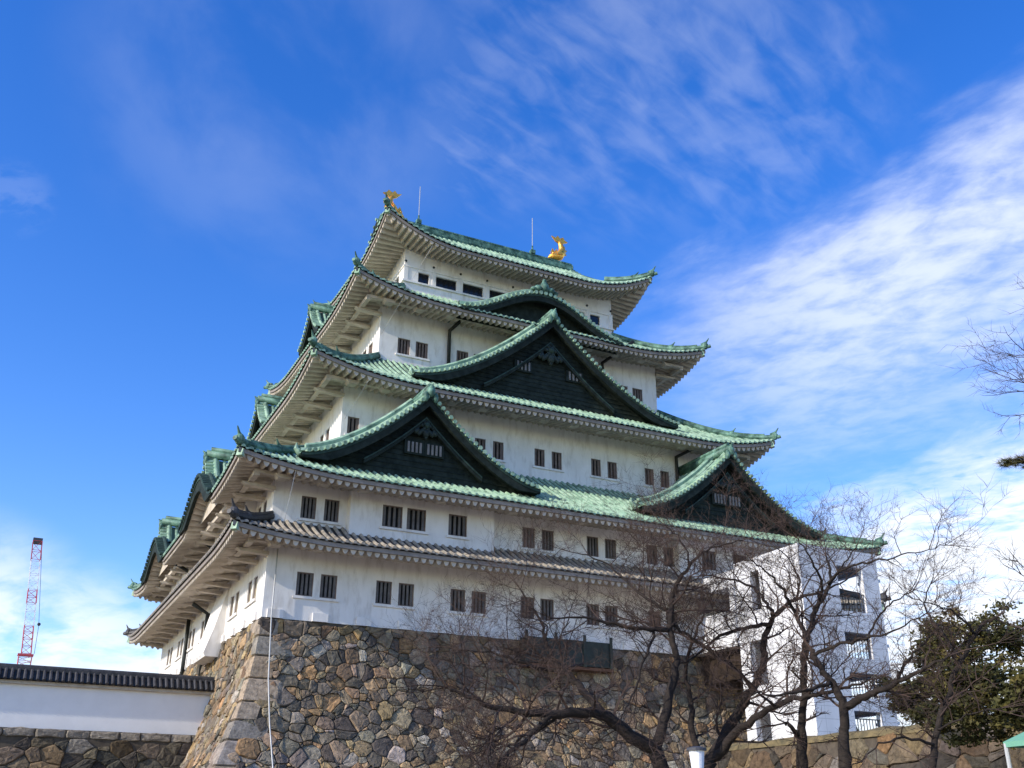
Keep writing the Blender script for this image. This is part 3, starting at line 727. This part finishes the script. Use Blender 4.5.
# ---- rain pipes and lightning cable on the keep
def pipe(pts, r=.10, mat=PIPE, name='rain_pipe'): MB().tube(pts, r, 7).build(name, mat, keep, True)
pipe([(13.6, I[4]-1.9, 23.0), (12.45, I[4]-.18, 21.75), (12.45, I[4]-.18, 19.0)], .13)
pipe([(26.3, I[4]-1.9, 23.3), (24.6, I[4]-.18, 21.9), (24.6, I[4]-.18, 19.4)], .13)
pipe([(30.1, I[3]-1.9, 15.2), (28.5, I[3]-.18, 14.3), (28.5, I[3]-.18, 11.4)], .13)
pipe([(-1.9, 13.2, 7.2), (-.18, 13.4, 6.3), (-.18, 13.6, 5.0)], .13)
pipe([(-2.3, 20.4, 7.2), (-.18, 20.8, 6.3), (-.18, 21.0, 5.0)], .13)
pipe([(-1.2, 13.3, 2.9), (-.2, 13.5, 2.4), (-.2, 13.5, -1.6)], .13)
pipe([(-.2, 20.3, 3.2), (-.2, 20.3, -1.8)], .13)
pipe([(.42, -2.45, 7.0), (.42, -.3, 3.4)], .014, METAL, 'tie_wire')
pipe([(.42, -.22, 3.4), (.44, -.22, .0), (.50, -.62, -3), (.6, -1.25, -5), (.75, -2.2, -7.2), (.9, -4.2, -10.6)], .034, METAL, 'cable_conduit')
for k, (a, za_) in {3: (5.2, 14.4), 4: (8.1, 22.0), 5: (11.0, 28.2)}.items():
    pipe([(a, I[k]-O[k]+.1, za_), (a-.5, I[k]-.15, za_-1.6)], .012, METAL, 'tie_wire')

# ------------------------------------------------------------------ gold fish ornaments and rods on the ridge
def fish(name_label, x, s):
    t = thing('fish_ornament', name_label, 'roof ornament', (x, yc, zr+.8), 'golden fish on the ridge ends')
    b = MB()
    pts = [(-.80, .14), (-.58, .24), (-.30, .30), (.0, .42), (.20, .76), (.23, 1.10), (.13, 1.42), (.0, 1.66)]
    b.tube([(x+s*p*1.18, yc, zr+.70+q*1.18) for p, q in pts], [.17, .32, .38, .42, .37, .29, .20, .12], 10)
    b.ball((x-s*.85, yc, zr+.82), (.26, .24, .15), 6); b.ball((x-s*.70, yc-.2, zr+1.22), .1, 5); b.ball((x-s*.70, yc+.2, zr+1.22), .1, 5)
    b.build('body', GOLD, t, True)
    f = MB()
    def fin(poly, y, th):
        n = len(poly); vs = [(x+s*p*1.18, y-th, zr+.70+q*1.18) for p, q in poly]+[(x+s*p*1.18, y+th, zr+.70+q*1.18) for p, q in poly]
        f.add(vs, [tuple(range(n)), tuple(range(n, 2*n))]+[(i, (i+1) % n, n+(i+1) % n, n+i) for i in range(n)])
    fin([(.02, 1.45), (-.30, 1.62), (-.62, 1.98), (-.30, 1.90), (-.12, 2.12), (.06, 1.92), (.34, 2.08), (.46, 1.86), (.72, 1.74), (.34, 1.55), (.20, 1.40)], yc, .06)
    fin([(.25, .5), (.60, .62), (.52, .80), (.66, 1.02), (.45, 1.08), (.5, 1.32), (.26, 1.3)], yc, .04)
    for sg in (-1, 1):
        fin([(-.35, .35), (-.1, .75), (.12, .95), (.0, .6), (.1, .35)], yc+sg*.42, .04)
    fin([(-.72, .55), (-.55, .95), (-.4, .72), (-.22, .98), (-.1, .7)], yc, .04)
    f.build('fins', GOLD, t)
    rebase(t)
fish('golden fish-shaped ornament on the left end of the top ridge, nearer the raised eave corner', 10.7, -1)
fish('golden fish-shaped ornament with upturned tail on the right end of the top ridge', 26.0, 1)
def rod(x, label):
    t = thing('lightning_rod', label, 'lightning rod', (x, yc, zr+.8), 'rods on the top ridge')
    MB().tube([(x, yc, zr+.8), (x, yc, zr+4.3)], .03, 6).build('mast', METAL, t)
    q = MB(); q.box((x-.2, yc-.2, zr+.7), (x+.2, yc+.2, zr+1.05)); q.tube([(x, yc, zr+1.0), (x, yc, zr+1.5)], .07, 6); q.build('foot', RIDGE, t)
    rebase(t)
rod(13.0, 'thin lightning rod on the ridge just right of the left golden fish')
rod(23.4, 'thin lightning rod on the ridge just left of the right golden fish')

# ------------------------------------------------------------------ dark boarded enclosure before the wall foot
t = thing('boarded_enclosure', 'dark boarded enclosure on the stone base under the ground-storey windows', 'enclosure', (16.7, -.9, -1.4))
mb = MB(); mb.box((14.1, -.95, -1.25), (19.4, -.02, .10))
mb.build('panel', DARKWOOD, t)
for x in (14.0, 15.8, 17.6, 19.3): MB().box((x, -1.03, -1.3), (x+.16, -.953, .42)).build('post', DARKWOOD, t)
MB().box((14.0, -1.0, -1.46), (19.5, -.05, -1.303)).build('beam', RUST, t); rebase(t)

# ------------------------------------------------------------------ white lift tower with its link to the keep
tower = thing('lift_tower', 'white concrete lift tower with stacked openings and a raised link to the keep', 'tower', (28.2, -7.3, GZ))
tf = lambda s, d, z: (s, -10+d, z)
mb = MB()
lv = [(1.2, 3.6), (-1.2, .1), (-3.2, -1.95), (-5.2, -3.85), (-7.6, -5.9)]
holed(mb, tf, 25.5, 30.95, GZ, 4.5, [(28.05, 29.85, a, b) for a, b in lv], .35)
tl = lambda s, d, z: (25.5+d, s, z)
holed(mb, tl, -10, -4.6, GZ, 4.5, [(-6.7, -5.95, 1.6, 3.75), (-6.7, -5.45, -2.35, .0), (-6.6, -5.4, -5.3, -3.8)], .35)
tr = lambda s, d, z: (30.95-d, s, z)
holed(mb, tr, -10, -4.6, GZ, 4.5, [(-9.4, -6.5, a, b) for a, b in lv], .35)
tb = lambda s, d, z: (s, -4.6-d, z)
holed(mb, tb, 25.5, 30.95, GZ, 4.5, [(28.05, 30.4, a, b) for a, b in lv], .35)
mb.add([(25.5, -10, 4.5), (30.95, -10, 4.5), (30.95, -4.6, 4.5), (25.5, -4.6, 4.5)], [(0, 1, 2, 3)])
mb.build('shaft_wall', CONC, tower)
mb = MB(); mb.add([(27.4, -9.9, GZ), (27.4, -4.7, GZ), (27.4, -4.7, 4.4), (27.4, -9.9, 4.4)], [(0, 1, 2, 3)])
for a, b in lv: mb.box((27.42, -9.95, a-.22), (30.9, -6.2, a-.02))
mb.build('inner_floors', CONC, tower)
for a, b in lv:
    mb = MB()
    for k in range(9): mb.box((28.1+.2*k, -9.9, a), (28.13+.2*k, -9.87, a+.95))
    mb.box((28.05, -9.92, a+.952), (29.85, -9.85, a+1.0)); mb.build('railing', PIPE, tower)
mb = MB(); mb.box((25.35, -4.59, -.05), (30.6, -.4, 1.95)); mb.box((25.45, -4.58, 3.3), (30.6, -.45, 4.2)); mb.box((25.42, -4.55, 1.96), (25.8, -4.1, 3.29)); mb.build('link_parapet', CONC, tower)
MB().box((26.0, -4.57, -1.7), (30.2, -.5, -.08)).build('link_opening_shade', DARKBR, tower)  # solid dark box standing in for the shaded recess below the link
mb = MB(); 
for q in lv: mb.box((31.0, -9.6, q[1]-.5), (31.5, -8.4, q[1]-.35))
mb.build('side_ledge', CONC, tower)
rebase(tower)

# ------------------------------------------------------------------ plastered boundary wall on the left, with its own stone footing
ft = thing('stone_footing', 'low dark stone footing below the white tiled boundary wall', 'stone footing', (-13, 8.2, GZ))
mb = MB()
fw = lambda s, z, h: (s, 7.9-.10*(z+5)-h if z < -5 else 7.9-h, z)
FX1 = .6
MB().add([(-34, 7.93, -4.99), (FX1+1, 7.93, -4.99), (FX1+1, 7.3, GZ), (-34, 7.3, GZ), (-34, 9.2, -4.99), (FX1+1, 9.2, -4.99)], [(0, 1, 2, 3), (0, 1, 5, 4)]).build('joint_core', JOINT, ft)
fn2 = lambda s, z, h: (s, 7.9+(z+5)*.10-h, z)
stones(mb, (-34, FX1), (GZ, -5.42), fn2, .85, .5, 23, hmax=.14, gain=.5)
rnd = random.Random(5); x = -34
while x < FX1:
    w_ = rnd.uniform(.9, 1.7); boulder(mb, [(x, -5.40), (x+w_, -5.40), (x+w_, -5.0), (x, -5.0)], fn2, rnd, .12, tuple(q*.9 for q in (.27, .23, .18)), .015); x += w_
mb.build('footing_stones', STONE, ft); rebase(ft)
bw = thing('boundary_wall', 'long low white plastered wall with a dark tiled roof, left of the stone base', 'wall', (-13, 8.4, -5))
BX = .25
MB().box((-34, 8.15, -4.985), (BX, 8.65, -2.9)).build('plaster_face', PLASTERC, bw)
MB().box((-34, 7.92, -2.90), (BX-.0, 8.88, -2.74)).build('eave_board', PLASTER2, bw)
mb = MB(); zt = -2.08; yr = 8.4
for sg in (-1, 1): mb.add([(-34, yr+sg*.66, -2.70), (BX, yr+sg*.66, -2.70), (BX, yr, zt), (-34, yr, zt)], [(0, 1, 2, 3)], 1)
mb.add([(BX, yr-.66, -2.70), (BX, yr+.66, -2.70), (BX, yr, zt)], [(0, 1, 2)], 1); mb.add([(-34, yr-.66, -2.72), (BX, yr-.66, -2.72), (BX, yr+.66, -2.72), (-34, yr+.66, -2.72)], [(0, 1, 2, 3)], 1)
n = int(34/.30)
for i in range(n):
    x = BX-.12-.30*i
    for sg in (-1, 1):
        mb.tube([(x, yr+sg*.70, -2.70), (x, yr+sg*.05, zt-.02)], .085, 7)
mb.tube([(-34, yr, zt+.05), (BX+.05, yr, zt+.05)], .13, 8); mb.box((-34, yr-.17, zt-.12), (BX, yr+.17, zt+.01))
mb.build('tiled_roof', (GTILED, GPAN), bw); rebase(bw)

# ------------------------------------------------------------------ construction crane far behind
cr = thing('tower_crane', 'red and white lattice crane standing far off behind the boundary wall', 'crane', (-4, 250, GZ))
def lattice(mb, p, q, w0, w1, n, r=.13):
    p, q = Vector(p), Vector(q); d = (q-p)/n; ex, ey = Vector((1, 0, 0)), Vector((0, 1, 0)); prev = None
    for i in range(n+1):
        c = p+d*i; w = w0+(w1-w0)*i/n; qd = [c+ex*sx*w/2+ey*sy*w/2 for sx, sy in ((-1, -1), (1, -1), (1, 1), (-1, 1))]
        for k in range(4): mb.bar(qd[k], qd[(k+1) % 4], r*.7, r*.7)
        if prev:
            for k in range(4):
                mb.bar(prev[k], qd[k], r*1.3, r*1.3); mb.bar(prev[k], qd[(k+1) % 4], r*.7, r*.7)
        prev = qd
base_p = Vector((-4.0, 250, GZ)); mid = Vector((-3.6, 250, 29)); top = Vector((-6.4, 250, 61.5))
mb = MB(); lattice(mb, base_p, mid, 2.0, 2.0, 18); mb.build('mast', RED, cr)
mb = MB(); mb.box((-5.9, 248.6, 31.35), (-2.1, 251.4, 31.75));
lattice(mb, (-3.9, 250, 27.5), (-4.0, 250, 31.2), 3.0, 3.2, 3); mb.build('slewing_platform', RED, cr)
a = Vector((-3.9, 250, 31.9)); fr_ = [0, .13, .24, .44, .56, .70, .83, 1.0]; kinds = 'rrwrwwr'
for i in range(7):
    mb = MB(); p, q = a.lerp(top, fr_[i]), a.lerp(top, fr_[i+1]); lattice(mb, p, q, 2.3, 2.2 if i < 6 else 2.3, max(2, int((q-p).length/1.9)), .15 if kinds[i] == 'r' else .12)
    mb.build('boom_section', RED if kinds[i] == 'r' else CWHITE, cr)
mb = MB(); mb.box((-7.6, 249.2, 60.9), (-5.2, 250.8, 62.4)); mb.build('boom_head', LAMPD, cr)
mb = MB(); mb.tube([(-5.3, 249.6, 61.5), (-2.3, 249.6, 40.0)], .06, 4); mb.ball((-2.2, 249.6, 39.6), .45, 5); mb.tube([(-2.2, 249.6, 39.6), (-2.0, 250, 32)], .06, 4); mb.build('hoist_cable', LAMPD, cr)
rebase(cr)

# ------------------------------------------------------------------ retaining wall on the right
rw = thing('retaining_wall', 'sunlit stone retaining wall topped with dry earth, below the white tower', 'retaining wall', (17.4, -26, GZ))
zt = -6.25; RX = 17.2
fr3 = lambda s, z, h: (RX+(zt-z)*-.22-h+.0, s, z)
MB().add([(RX, -11.5, zt), (RX, -45, zt), (RX-(zt-GZ)*.22+.03, -45, GZ), (RX-(zt-GZ)*.22+.03, -11.5, GZ), (RX+6, -11.5, GZ)], [(0, 1, 2, 3)]).build('joint_core', JOINT, rw)
mb = MB(); stones(mb, (-45, -11.5), (GZ, zt-.05), fr3, .85, .55, 31, hmax=.15, gain=.42, warm=lambda s: 2.); mb.build('wall_stones', STONE, rw)
mb = MB(); rows = []
for i in range(90):
    y = -11.4-33.6*i/89
    rows.append([(RX-.12+.1*noise.noise((0, y*1.3, 2)), y, zt-.12), (RX-.02+.1*noise.noise((0, y, 7)), y, zt+.08+.12*noise.noise((3, y*1.1, 0))), (RX+.9, y, zt+.25+.15*noise.noise((9, y*.9, 0))), (RX+3.5, y, zt+.35+.2*noise.noise((5, y*.5, 0))), (RX+7.5, y, zt+.3), (RX+14, y, zt+.3), (RX+14, y, GZ)])
mb.grid(rows); mb.build('earth_top', MOSSY, rw, True)
rebase(rw)

# ------------------------------------------------------------------ trees
def smooth_path(pts, rad, n=4):
    P = [Vector(p) for p in pts]; out = []; ro = []
    for i in range(len(P)-1):
        p0, p1, p2, p3 = P[max(i-1, 0)], P[i], P[i+1], P[min(i+2, len(P)-1)]
        for k in range(n):
            t = k/n; out.append(.5*((2*p1)+(p2-p0)*t+(2*p0-5*p1+4*p2-p3)*t*t+(3*p1-p0-3*p2+p3)*t**3)); ro.append(rad[i]*(1-t)+rad[i+1]*t)
    out.append(P[-1]); ro.append(rad[-1]); return out, ro
def grow(mb, p, d, length, r, level, rnd, droop=0.):
    n = 6 if level < 2 else (4 if level < 3 else 3); d = d.normalized(); pts = [p.copy()]; q = p.copy()
    for i in range(n):
        d = (d+Vector((rnd.gauss(0, .20), rnd.gauss(0, .20), rnd.gauss(.03, .15)-droop))).normalized(); q = q+d*(length/n); pts.append(q.copy())
    mb.tube(pts, [r*(1-.75*i/n) for i in range(n+1)], 5 if level < 2 else 3, 0, False)
    if level >= 4: return
    cnt = {1: 8, 2: 6, 3: 5}.get(level, 3)
    for _ in range(cnt+rnd.randint(-1, 1)):
        t = rnd.uniform(.2, 1.0); k = min(n-1, int(t*n)); b = pts[k].lerp(pts[k+1], t*n-k); ax = (pts[k+1]-pts[k]).normalized()
        sd_ = Vector((rnd.gauss(0, 1), rnd.gauss(0, 1), rnd.gauss(.12, .7))); sd_ = (sd_-ax*sd_.dot(ax)).normalized()
        grow(mb, b, ax*rnd.uniform(.5, 1.0)+sd_*rnd.uniform(.5, 1.0), length*rnd.uniform(.38, .62), max(.0032, r*.42), level+1, rnd, droop)
def bare_tree(label, limbs, seed, dist, ground, spread=(1.0, 2.3), every=.55, group=None, rs=.78):
    """limbs: polylines of (px, py, depth offset, radius) on the photo; the first starts the trunk"""
    rnd = random.Random(seed); first = limbs[0][0]; foot = px(first[0], first[1], dist+first[2])
    t = thing('bare_cherry_tree', label, 'tree', (foot.x, foot.y, ground), group)
    tm = MB(); tw = MB()
    r0 = first[3]*rs
    g = Vector((foot.x+.15, foot.y, ground-.1))
    pth, rr = smooth_path([g, g.lerp(foot, .5)+Vector((.05, 0, 0)), foot, px(limbs[0][1][0], limbs[0][1][1], dist+limbs[0][1][2])], [r0*1.5, r0*1.15, r0, limbs[0][1][3]*rs])
    tm.tube(pth, rr, 10)
    for li, l in enumerate(limbs):
        wp = [px(a, b, dist+c) for a, b, c, r in l]; ra = [r*rs for *_, r in l]
        pth, rr = smooth_path(wp, ra, 5)
        pth = [p+Vector((rnd.gauss(0, .02), rnd.gauss(0, .02), rnd.gauss(0, .02))) for p in pth]
        tm.tube(pth, rr, 8)
        acc = 0
        for i in range(1, len(pth)):
            seg = (pth[i]-pth[i-1]); acc += seg.length
            big = rr[i] > .13*rs
            st = every*(2.2 if big else 1.)
            while acc > st:
                acc -= st*rnd.uniform(.6, 1.4)
                ax = seg.normalized(); sd_ = Vector((rnd.gauss(0, 1), rnd.gauss(0, .8), rnd.gauss(.3, .7))); sd_ = (sd_-ax*sd_.dot(ax)).normalized()
                ln = rnd.uniform(*spread)*(.75 if big else 1.)
                grow(tw, pth[i].copy(), ax*rnd.uniform(.2, .8)+sd_, ln, max(.012, min(.04, rr[i]*.5)), 2 if ln < 1.3 else 1, rnd)
        e = pth[-1]; ax = (pth[-1]-pth[-3]).normalized()
        for _ in range(3): grow(tw, e.copy(), ax+Vector((rnd.gauss(0, .4), rnd.gauss(0, .4), rnd.gauss(.1, .3))), rnd.uniform(.8, 1.5), max(.008, rr[-1]*.7), 2, rnd)
    tm.build('trunk', BARK, t, True); tw.build('twigs', TWIG, t)
    rebase(t); return t
G = 'bare cherry trees before the stone base'
bare_tree('bare cherry tree with a long limb sweeping left across the stone base', [
    [(668, 790, 0, .30), (655, 752, 0, .27), (631, 737, -.2, .24), (600, 713, -.5, .20), (550, 714, -1.0, .15), (500, 709, -1.3, .10), (474, 698, -1.5, .075), (448, 688, -1.6, .045)],
    [(655, 752, 0, .22), (669, 700, .4, .17), (676, 660, .8, .14), (670, 630, 1.0, .12), (675, 592, 1.4, .09), (690, 565, 1.6, .06), (712, 548, 1.8, .04), (742, 540, 2.0, .025)],
    [(602, 714, -.5, .16), (583, 690, .1, .14), (566, 672, .5, .11), (550, 652, .8, .085), (540, 620, 1.1, .05), (520, 590, 1.3, .03)],
    [(566, 672, .5, .08), (540, 668, .4, .07), (500, 655, .2, .045), (460, 650, 0, .025)],
    [(551, 714, -1, .10), (527, 738, -1.4, .085), (505, 756, -1.8, .07), (480, 785, -2.4, .05)],
    [(560, 714, -1, .07), (535, 731, -.7, .055), (500, 748, -.5, .035), (470, 768, -.4, .02)],
    [(670, 630, 1, .10), (650, 629, .7, .09), (620, 625, .3, .07), (585, 618, 0, .045), (548, 616, -.3, .025)],
    [(672, 612, 1.2, .07), (648, 600, 1.5, .06), (624, 578, 1.8, .045), (600, 560, 2, .03), (572, 552, 2.2, .018)],
    [(655, 632, .8, .06), (644, 660, 0, .05), (634, 690, -.5, .035), (622, 715, -.9, .02)],
    [(672, 625, 1, .07), (690, 636, 1.2, .06), (715, 655, 1.5, .05), (738, 672, 1.7, .03)],
    [(690, 565, 1.6, .045), (684, 545, 1.9, .03), (668, 525, 2.1, .02)],
], 1, 24.5, GZ, every=.32, group=G, rs=.62)
bare_tree('bare cherry tree with dark twin trunks leaning right in front of the link parapet', [
    [(690, 800, 0, .30), (712, 760, 0, .27), (738, 712, .4, .21), (752, 690, .5, .19), (763, 664, .7, .16), (765, 640, .8, .14), (774, 617, .9, .11), (795, 600, 1.0, .08), (822, 592, 1.1, .05), (850, 578, 1.3, .03)],
    [(712, 760, 0, .22), (742, 728, -.5, .17), (775, 707, -.9, .13), (808, 696, -1.3, .09), (840, 690, -1.5, .06), (870, 680, -1.7, .035)],
    [(770, 625, .8, .10), (745, 628, .5, .085), (715, 640, .2, .06), (690, 660, -.1, .035), (672, 668, -.2, .02)],
    [(774, 617, .9, .09), (764, 600, 1.2, .075), (750, 586, 1.5, .06), (724, 578, 1.8, .04), (700, 576, 2, .025)],
    [(795, 600, 1, .06), (800, 580, 1.4, .045), (790, 560, 1.7, .03), (775, 546, 1.9, .02)],
    [(705, 770, 0, .17), (692, 730, .4, .14), (690, 700, .6, .12), (686, 670, .8, .09), (694, 640, 1, .06), (705, 610, 1.2, .04)],
    [(752, 690, .5, .09), (735, 668, .9, .075), (712, 650, 1.2, .055), (685, 636, 1.5, .035)],
], 2, 26.0, GZ, every=.30, group=G, rs=.56)
bare_tree('bare cherry tree with a straight pale trunk before the white tower front', [
    [(802, 775, 0, .24), (802, 735, 0, .20), (803, 700, .1, .16), (804, 668, .2, .15), (807, 640, .3, .14), (816, 610, .5, .11), (828, 590, .7, .085), (830, 570, .9, .06), (826, 556, 1.0, .035)],
    [(807, 640, .3, .11), (797, 618, 0, .09), (786, 596, -.3, .065), (770, 575, -.5, .04), (752, 560, -.6, .025)],
    [(816, 610, .5, .09), (822, 585, .2, .07), (812, 560, -.1, .045), (800, 540, -.3, .025)],
    [(828, 583, .7, .07), (850, 566, .4, .055), (880, 560, .1, .04), (915, 552, -.2, .025), (945, 545, -.5, .014)],
    [(829, 585, .8, .05), (845, 562, 1, .035), (858, 545, 1.1, .02)],
    [(802, 737, 0, .13), (792, 729, -.2, .10), (786, 722, -.3, .06)],
], 3, 25.2, GZ, spread=(.5, 1.2), every=.24, group=G, rs=.52)
bare_tree('bare cherry tree forking low into crossing limbs at the right of the tower', [
    [(846, 770, 0, .24), (843, 735, 0, .20), (844, 710, 0, .18), (836, 690, .1, .15), (824, 672, .2, .13), (813, 655, .4, .11), (806, 638, .6, .08), (798, 620, .8, .05)],
    [(844, 708, 0, .16), (862, 698, -.2, .14), (880, 690, -.4, .12), (897, 682, -.6, .09), (925, 668, -.9, .06), (950, 655, -1.1, .035)],
    [(813, 655, .4, .08), (835, 645, 0, .065), (866, 640, -.3, .05), (898, 628, -.5, .03), (930, 612, -.7, .016)],
    [(897, 682, -.6, .07), (908, 660, -.4, .055), (925, 642, -.2, .04), (938, 626, 0, .025)],
    [(866, 640, -.3, .05), (878, 618, 0, .04), (893, 602, .3, .03), (912, 592, .5, .018)],
    [(830, 682, .1, .08), (806, 690, -.5, .065), (780, 695, -.9, .045), (750, 692, -1.2, .025)],
], 4, 24.0, GZ, spread=(.5, 1.0), every=.26, group=G, rs=.56)
bare_tree('leafless tree whose branches arch over the evergreen at the right edge', [
    [(930, 800, 0, .17), (935, 750, 0, .14), (945, 700, .2, .12), (962, 660, .4, .10), (975, 635, .5, .085), (992, 618, .6, .06), (1010, 625, .7, .035)],
    [(962, 660, .4, .08), (940, 630, .7, .06), (925, 608, 1, .04), (930, 585, 1.2, .025)],
    [(975, 635, .5, .06), (960, 618, 0, .045), (940, 605, -.3, .03), (915, 600, -.6, .018)],
    [(935, 745, 0, .07), (905, 738, -.5, .05), (880, 745, -.8, .035), (850, 768, -1.2, .02)],
    [(938, 730, 0, .05), (965, 715, -.4, .035), (1000, 708, -.8, .02)],
], 5, 23.0, GZ, spread=(.5, 1.1), every=.30, rs=.48)
# tree standing outside the right edge, reaching in
bare_tree('bare tree reaching in from the right edge, high against the blue sky', [
    [(1232, 798, 0, .30), (1217, 658, 0, .26), (1192, 528, .2, .2), (1157, 438, .3, .12), (1127, 406, .3, .07), (1087, 386, .3, .04), (1058, 370, .3, .02), (1034, 358, .3, .012)],
    [(1127, 406, .3, .05), (1092, 402, .2, .035), (1064, 398, .1, .02), (1040, 392, 0, .012)],
    [(1192, 528, .2, .12), (1152, 478, -.2, .08), (1112, 433, -.3, .04), (1082, 416, -.4, .025), (1054, 408, -.5, .012)],
    [(1152, 438, .3, .1), (1127, 373, .5, .06), (1100, 348, .7, .035), (1076, 336, .8, .02), (1058, 330, .9, .012)],
    [(1217, 658, 0, .1), (1142, 628, 0, .06), (1092, 608, 0, .04), (1062, 598, 0, .02)],
], 6, 22.0, GZ, spread=(.25, .5), every=.10, rs=1.4)

def leafy(name, label, foot, blobs, n, size, seed, mat, trunk_r=.22, cat='tree'):
    rnd = random.Random(seed); foot = Vector(foot)
    t = thing(name, label, cat, foot)
    tm = MB(); c0 = Vector(blobs[0][0])
    mid_ = foot.lerp(c0, .55)+Vector((.2, .1, 0)); tm.tube([foot, foot.lerp(mid_, .5), mid_, c0], [trunk_r*1.3, trunk_r, trunk_r*.8, trunk_r*.35], 8)
    for c, r in blobs: tm.tube([mid_, mid_.lerp(Vector(c), .6)+Vector((0, 0, .1)), Vector(c)], [trunk_r*.6, trunk_r*.35, .03], 6)
    tm.build('trunk', BARK, t, True)
    lm = MB(); tot = sum(r**2 for c, r in blobs)
    for c, r in blobs:
        c = Vector(c); cl_n = max(6, int(22*r*r))
        clumps = []
        for _ in range(cl_n):
            v = Vector((rnd.gauss(0, 1), rnd.gauss(0, 1), rnd.gauss(0, 1))).normalized()*r*rnd.uniform(.35, 1.2); v.z *= .85; clumps.append(c+v)
        for _ in range(int(n*r*r/tot)):
            cc = rnd.choice(clumps); p = cc+Vector((rnd.gauss(0, .15), rnd.gauss(0, .15), rnd.gauss(0, .09)))*min(1.4, .6+.5*r)
            a = Vector((rnd.gauss(0, 1), rnd.gauss(0, 1), rnd.gauss(-.2, .6))).normalized(); b = a.cross(Vector((rnd.gauss(0, 1), rnd.gauss(0, 1), rnd.gauss(0, 1)))).normalized(); s = size*rnd.uniform(.6, 1.3)
            lm.add([p-a*s, p+b*s*.42, p+a*s, p-b*s*.42], [(0, 1, 2, 3)])
    lm.build('crown', mat, t); rebase(t); return t
D_ = 31
bl = [(px(x, y, D_+dz), r) for x, y, dz, r in ((955, 655, 0, 1.15), (925, 690, .4, .95), (985, 690, -.3, 1.1), (1000, 640, .5, .95), (935, 640, .8, .7), (960, 705, -.6, .9), (905, 710, .2, .55), (1015, 700, .6, .9), (975, 625, .4, .6), (925, 718, -.2, .6), (975, 722, -.5, .7), (1012, 722, .2, .7), (900, 690, .3, .6))]
f0 = px(958, 745, D_)
leafy('evergreen_tree', 'rounded dark evergreen with yellowing leaves on top of the retaining wall', (f0.x, f0.y, zt+.2), bl, 26000, .072, 3, LEAF)
D_ = 28
bl = [(px(x, y, D_+dz), r) for x, y, dz, r in ((1030, 690, 0, .8), (1060, 660, .4, 1.0), (1080, 700, -.3, .9), (1018, 712, .3, .5))]
f0 = px(1050, 745, D_)
leafy('evergreen_shrub', 'yellow-green leafy shrub cut by the right edge above the wall', (f0.x, f0.y, zt+.2), bl, 6000, .10, 8, LEAF, .12, 'shrub')
# pine sprig reaching in from outside the right edge
rnd = random.Random(9); pr_ = px(1230, 700, 20); pt = thing('pine_tree', 'pine bough with brown-green needles poking in at the right edge', 'tree', (pr_.x, pr_.y, GZ))
tm = MB(); top_ = px(1180, 420, 20)
tm.tube([(pr_.x, pr_.y, GZ), (pr_.x+.1, pr_.y, -6), top_], [.3, .24, .12], 8)
bpts = [px(1190, 455, 20), px(1100, 470, 20), px(1050, 466, 20), px(1020, 462, 20), px(1004, 466, 20)]
tm.tube(bpts, [.09, .06, .04, .025, .012], 6); tm.build('trunk', BARK, pt, True)
nm = MB()
for k in range(60):
    q = rnd.uniform(.45, 1); i = min(3, int(q*4)); c = bpts[i].lerp(bpts[i+1], q*4-i)+Vector((rnd.gauss(0, .07), rnd.gauss(0, .07), rnd.gauss(.03, .05)))
    for _ in range(38):
        d = Vector((rnd.gauss(0, 1), rnd.gauss(0, 1), rnd.gauss(.2, .8))).normalized()*rnd.uniform(.08, .15); w_ = d.orthogonal().normalized()*.006
        nm.add([c-w_, c+w_, c+d+w_*.3, c+d-w_*.3], [(0, 1, 2, 3)])
nm.build('needles', PINE, pt); rebase(pt)

# ------------------------------------------------------------------ lamp and canvas roof in the foreground
lp = px(697, 757, 15)
t = thing('garden_lamp', 'small white cup-shaped lamp with a dark cap at the foot of the cherry trees', 'lamp', (lp.x, lp.y, GZ))
mb = MB(); mb.tube([(lp.x, lp.y, lp.z-.22), (lp.x, lp.y, lp.z+.08)], [.075, .105], 16); mb.build('shade', LAMPW, t)
mb = MB(); mb.tube([(lp.x, lp.y, lp.z+.08), (lp.x, lp.y, lp.z+.115), (lp.x, lp.y, lp.z+.135)], [.135, .135, .06], 16); mb.build('cap', LAMPD, t)
mb = MB(); mb.tube([(lp.x, lp.y, GZ), (lp.x, lp.y, lp.z-.22)], .035, 8); mb.tube([(lp.x, lp.y, GZ), (lp.x, lp.y, GZ+.1)], .09, 10); mb.build('post', LAMPD, t)
rebase(t)
ap = px(1075, 700, 16); e0 = px(1003, 742, 16)
t = thing('canopy_tent', 'green canvas canopy corner at the lower right edge', 'canopy', (ap.x, ap.y, GZ))
w_ = 1.5; cz = e0.z
mb = MB(); a = Vector((ap.x, ap.y, cz+.42)); q = [Vector((ap.x+sx*w_, ap.y+sy*w_, cz)) for sx, sy in ((-1, -1), (1, -1), (1, 1), (-1, 1))]
ang = math.atan2(e0.y-ap.y, e0.x-ap.x); rr = math.hypot(e0.x-ap.x, e0.y-ap.y)
q = [Vector((ap.x+rr*math.cos(ang+k*math.pi/2), ap.y+rr*math.sin(ang+k*math.pi/2), cz)) for k in range(4)]
dn = Vector((0, 0, -.07))
mb.add([a]+q+[p+dn for p in q], [(0, 1, 2), (0, 2, 3), (0, 3, 4), (0, 4, 1), (1, 2, 6, 5), (2, 3, 7, 6), (3, 4, 8, 7), (4, 1, 5, 8)]); mb.build('canvas', TENT, t)
for p in q: MB().tube([(p.x*.97+ap.x*.03, p.y*.97+ap.y*.03, GZ), (p.x*.97+ap.x*.03, p.y*.97+ap.y*.03, cz-.02)], .03, 8).build('pole', METAL, t)
rebase(t)
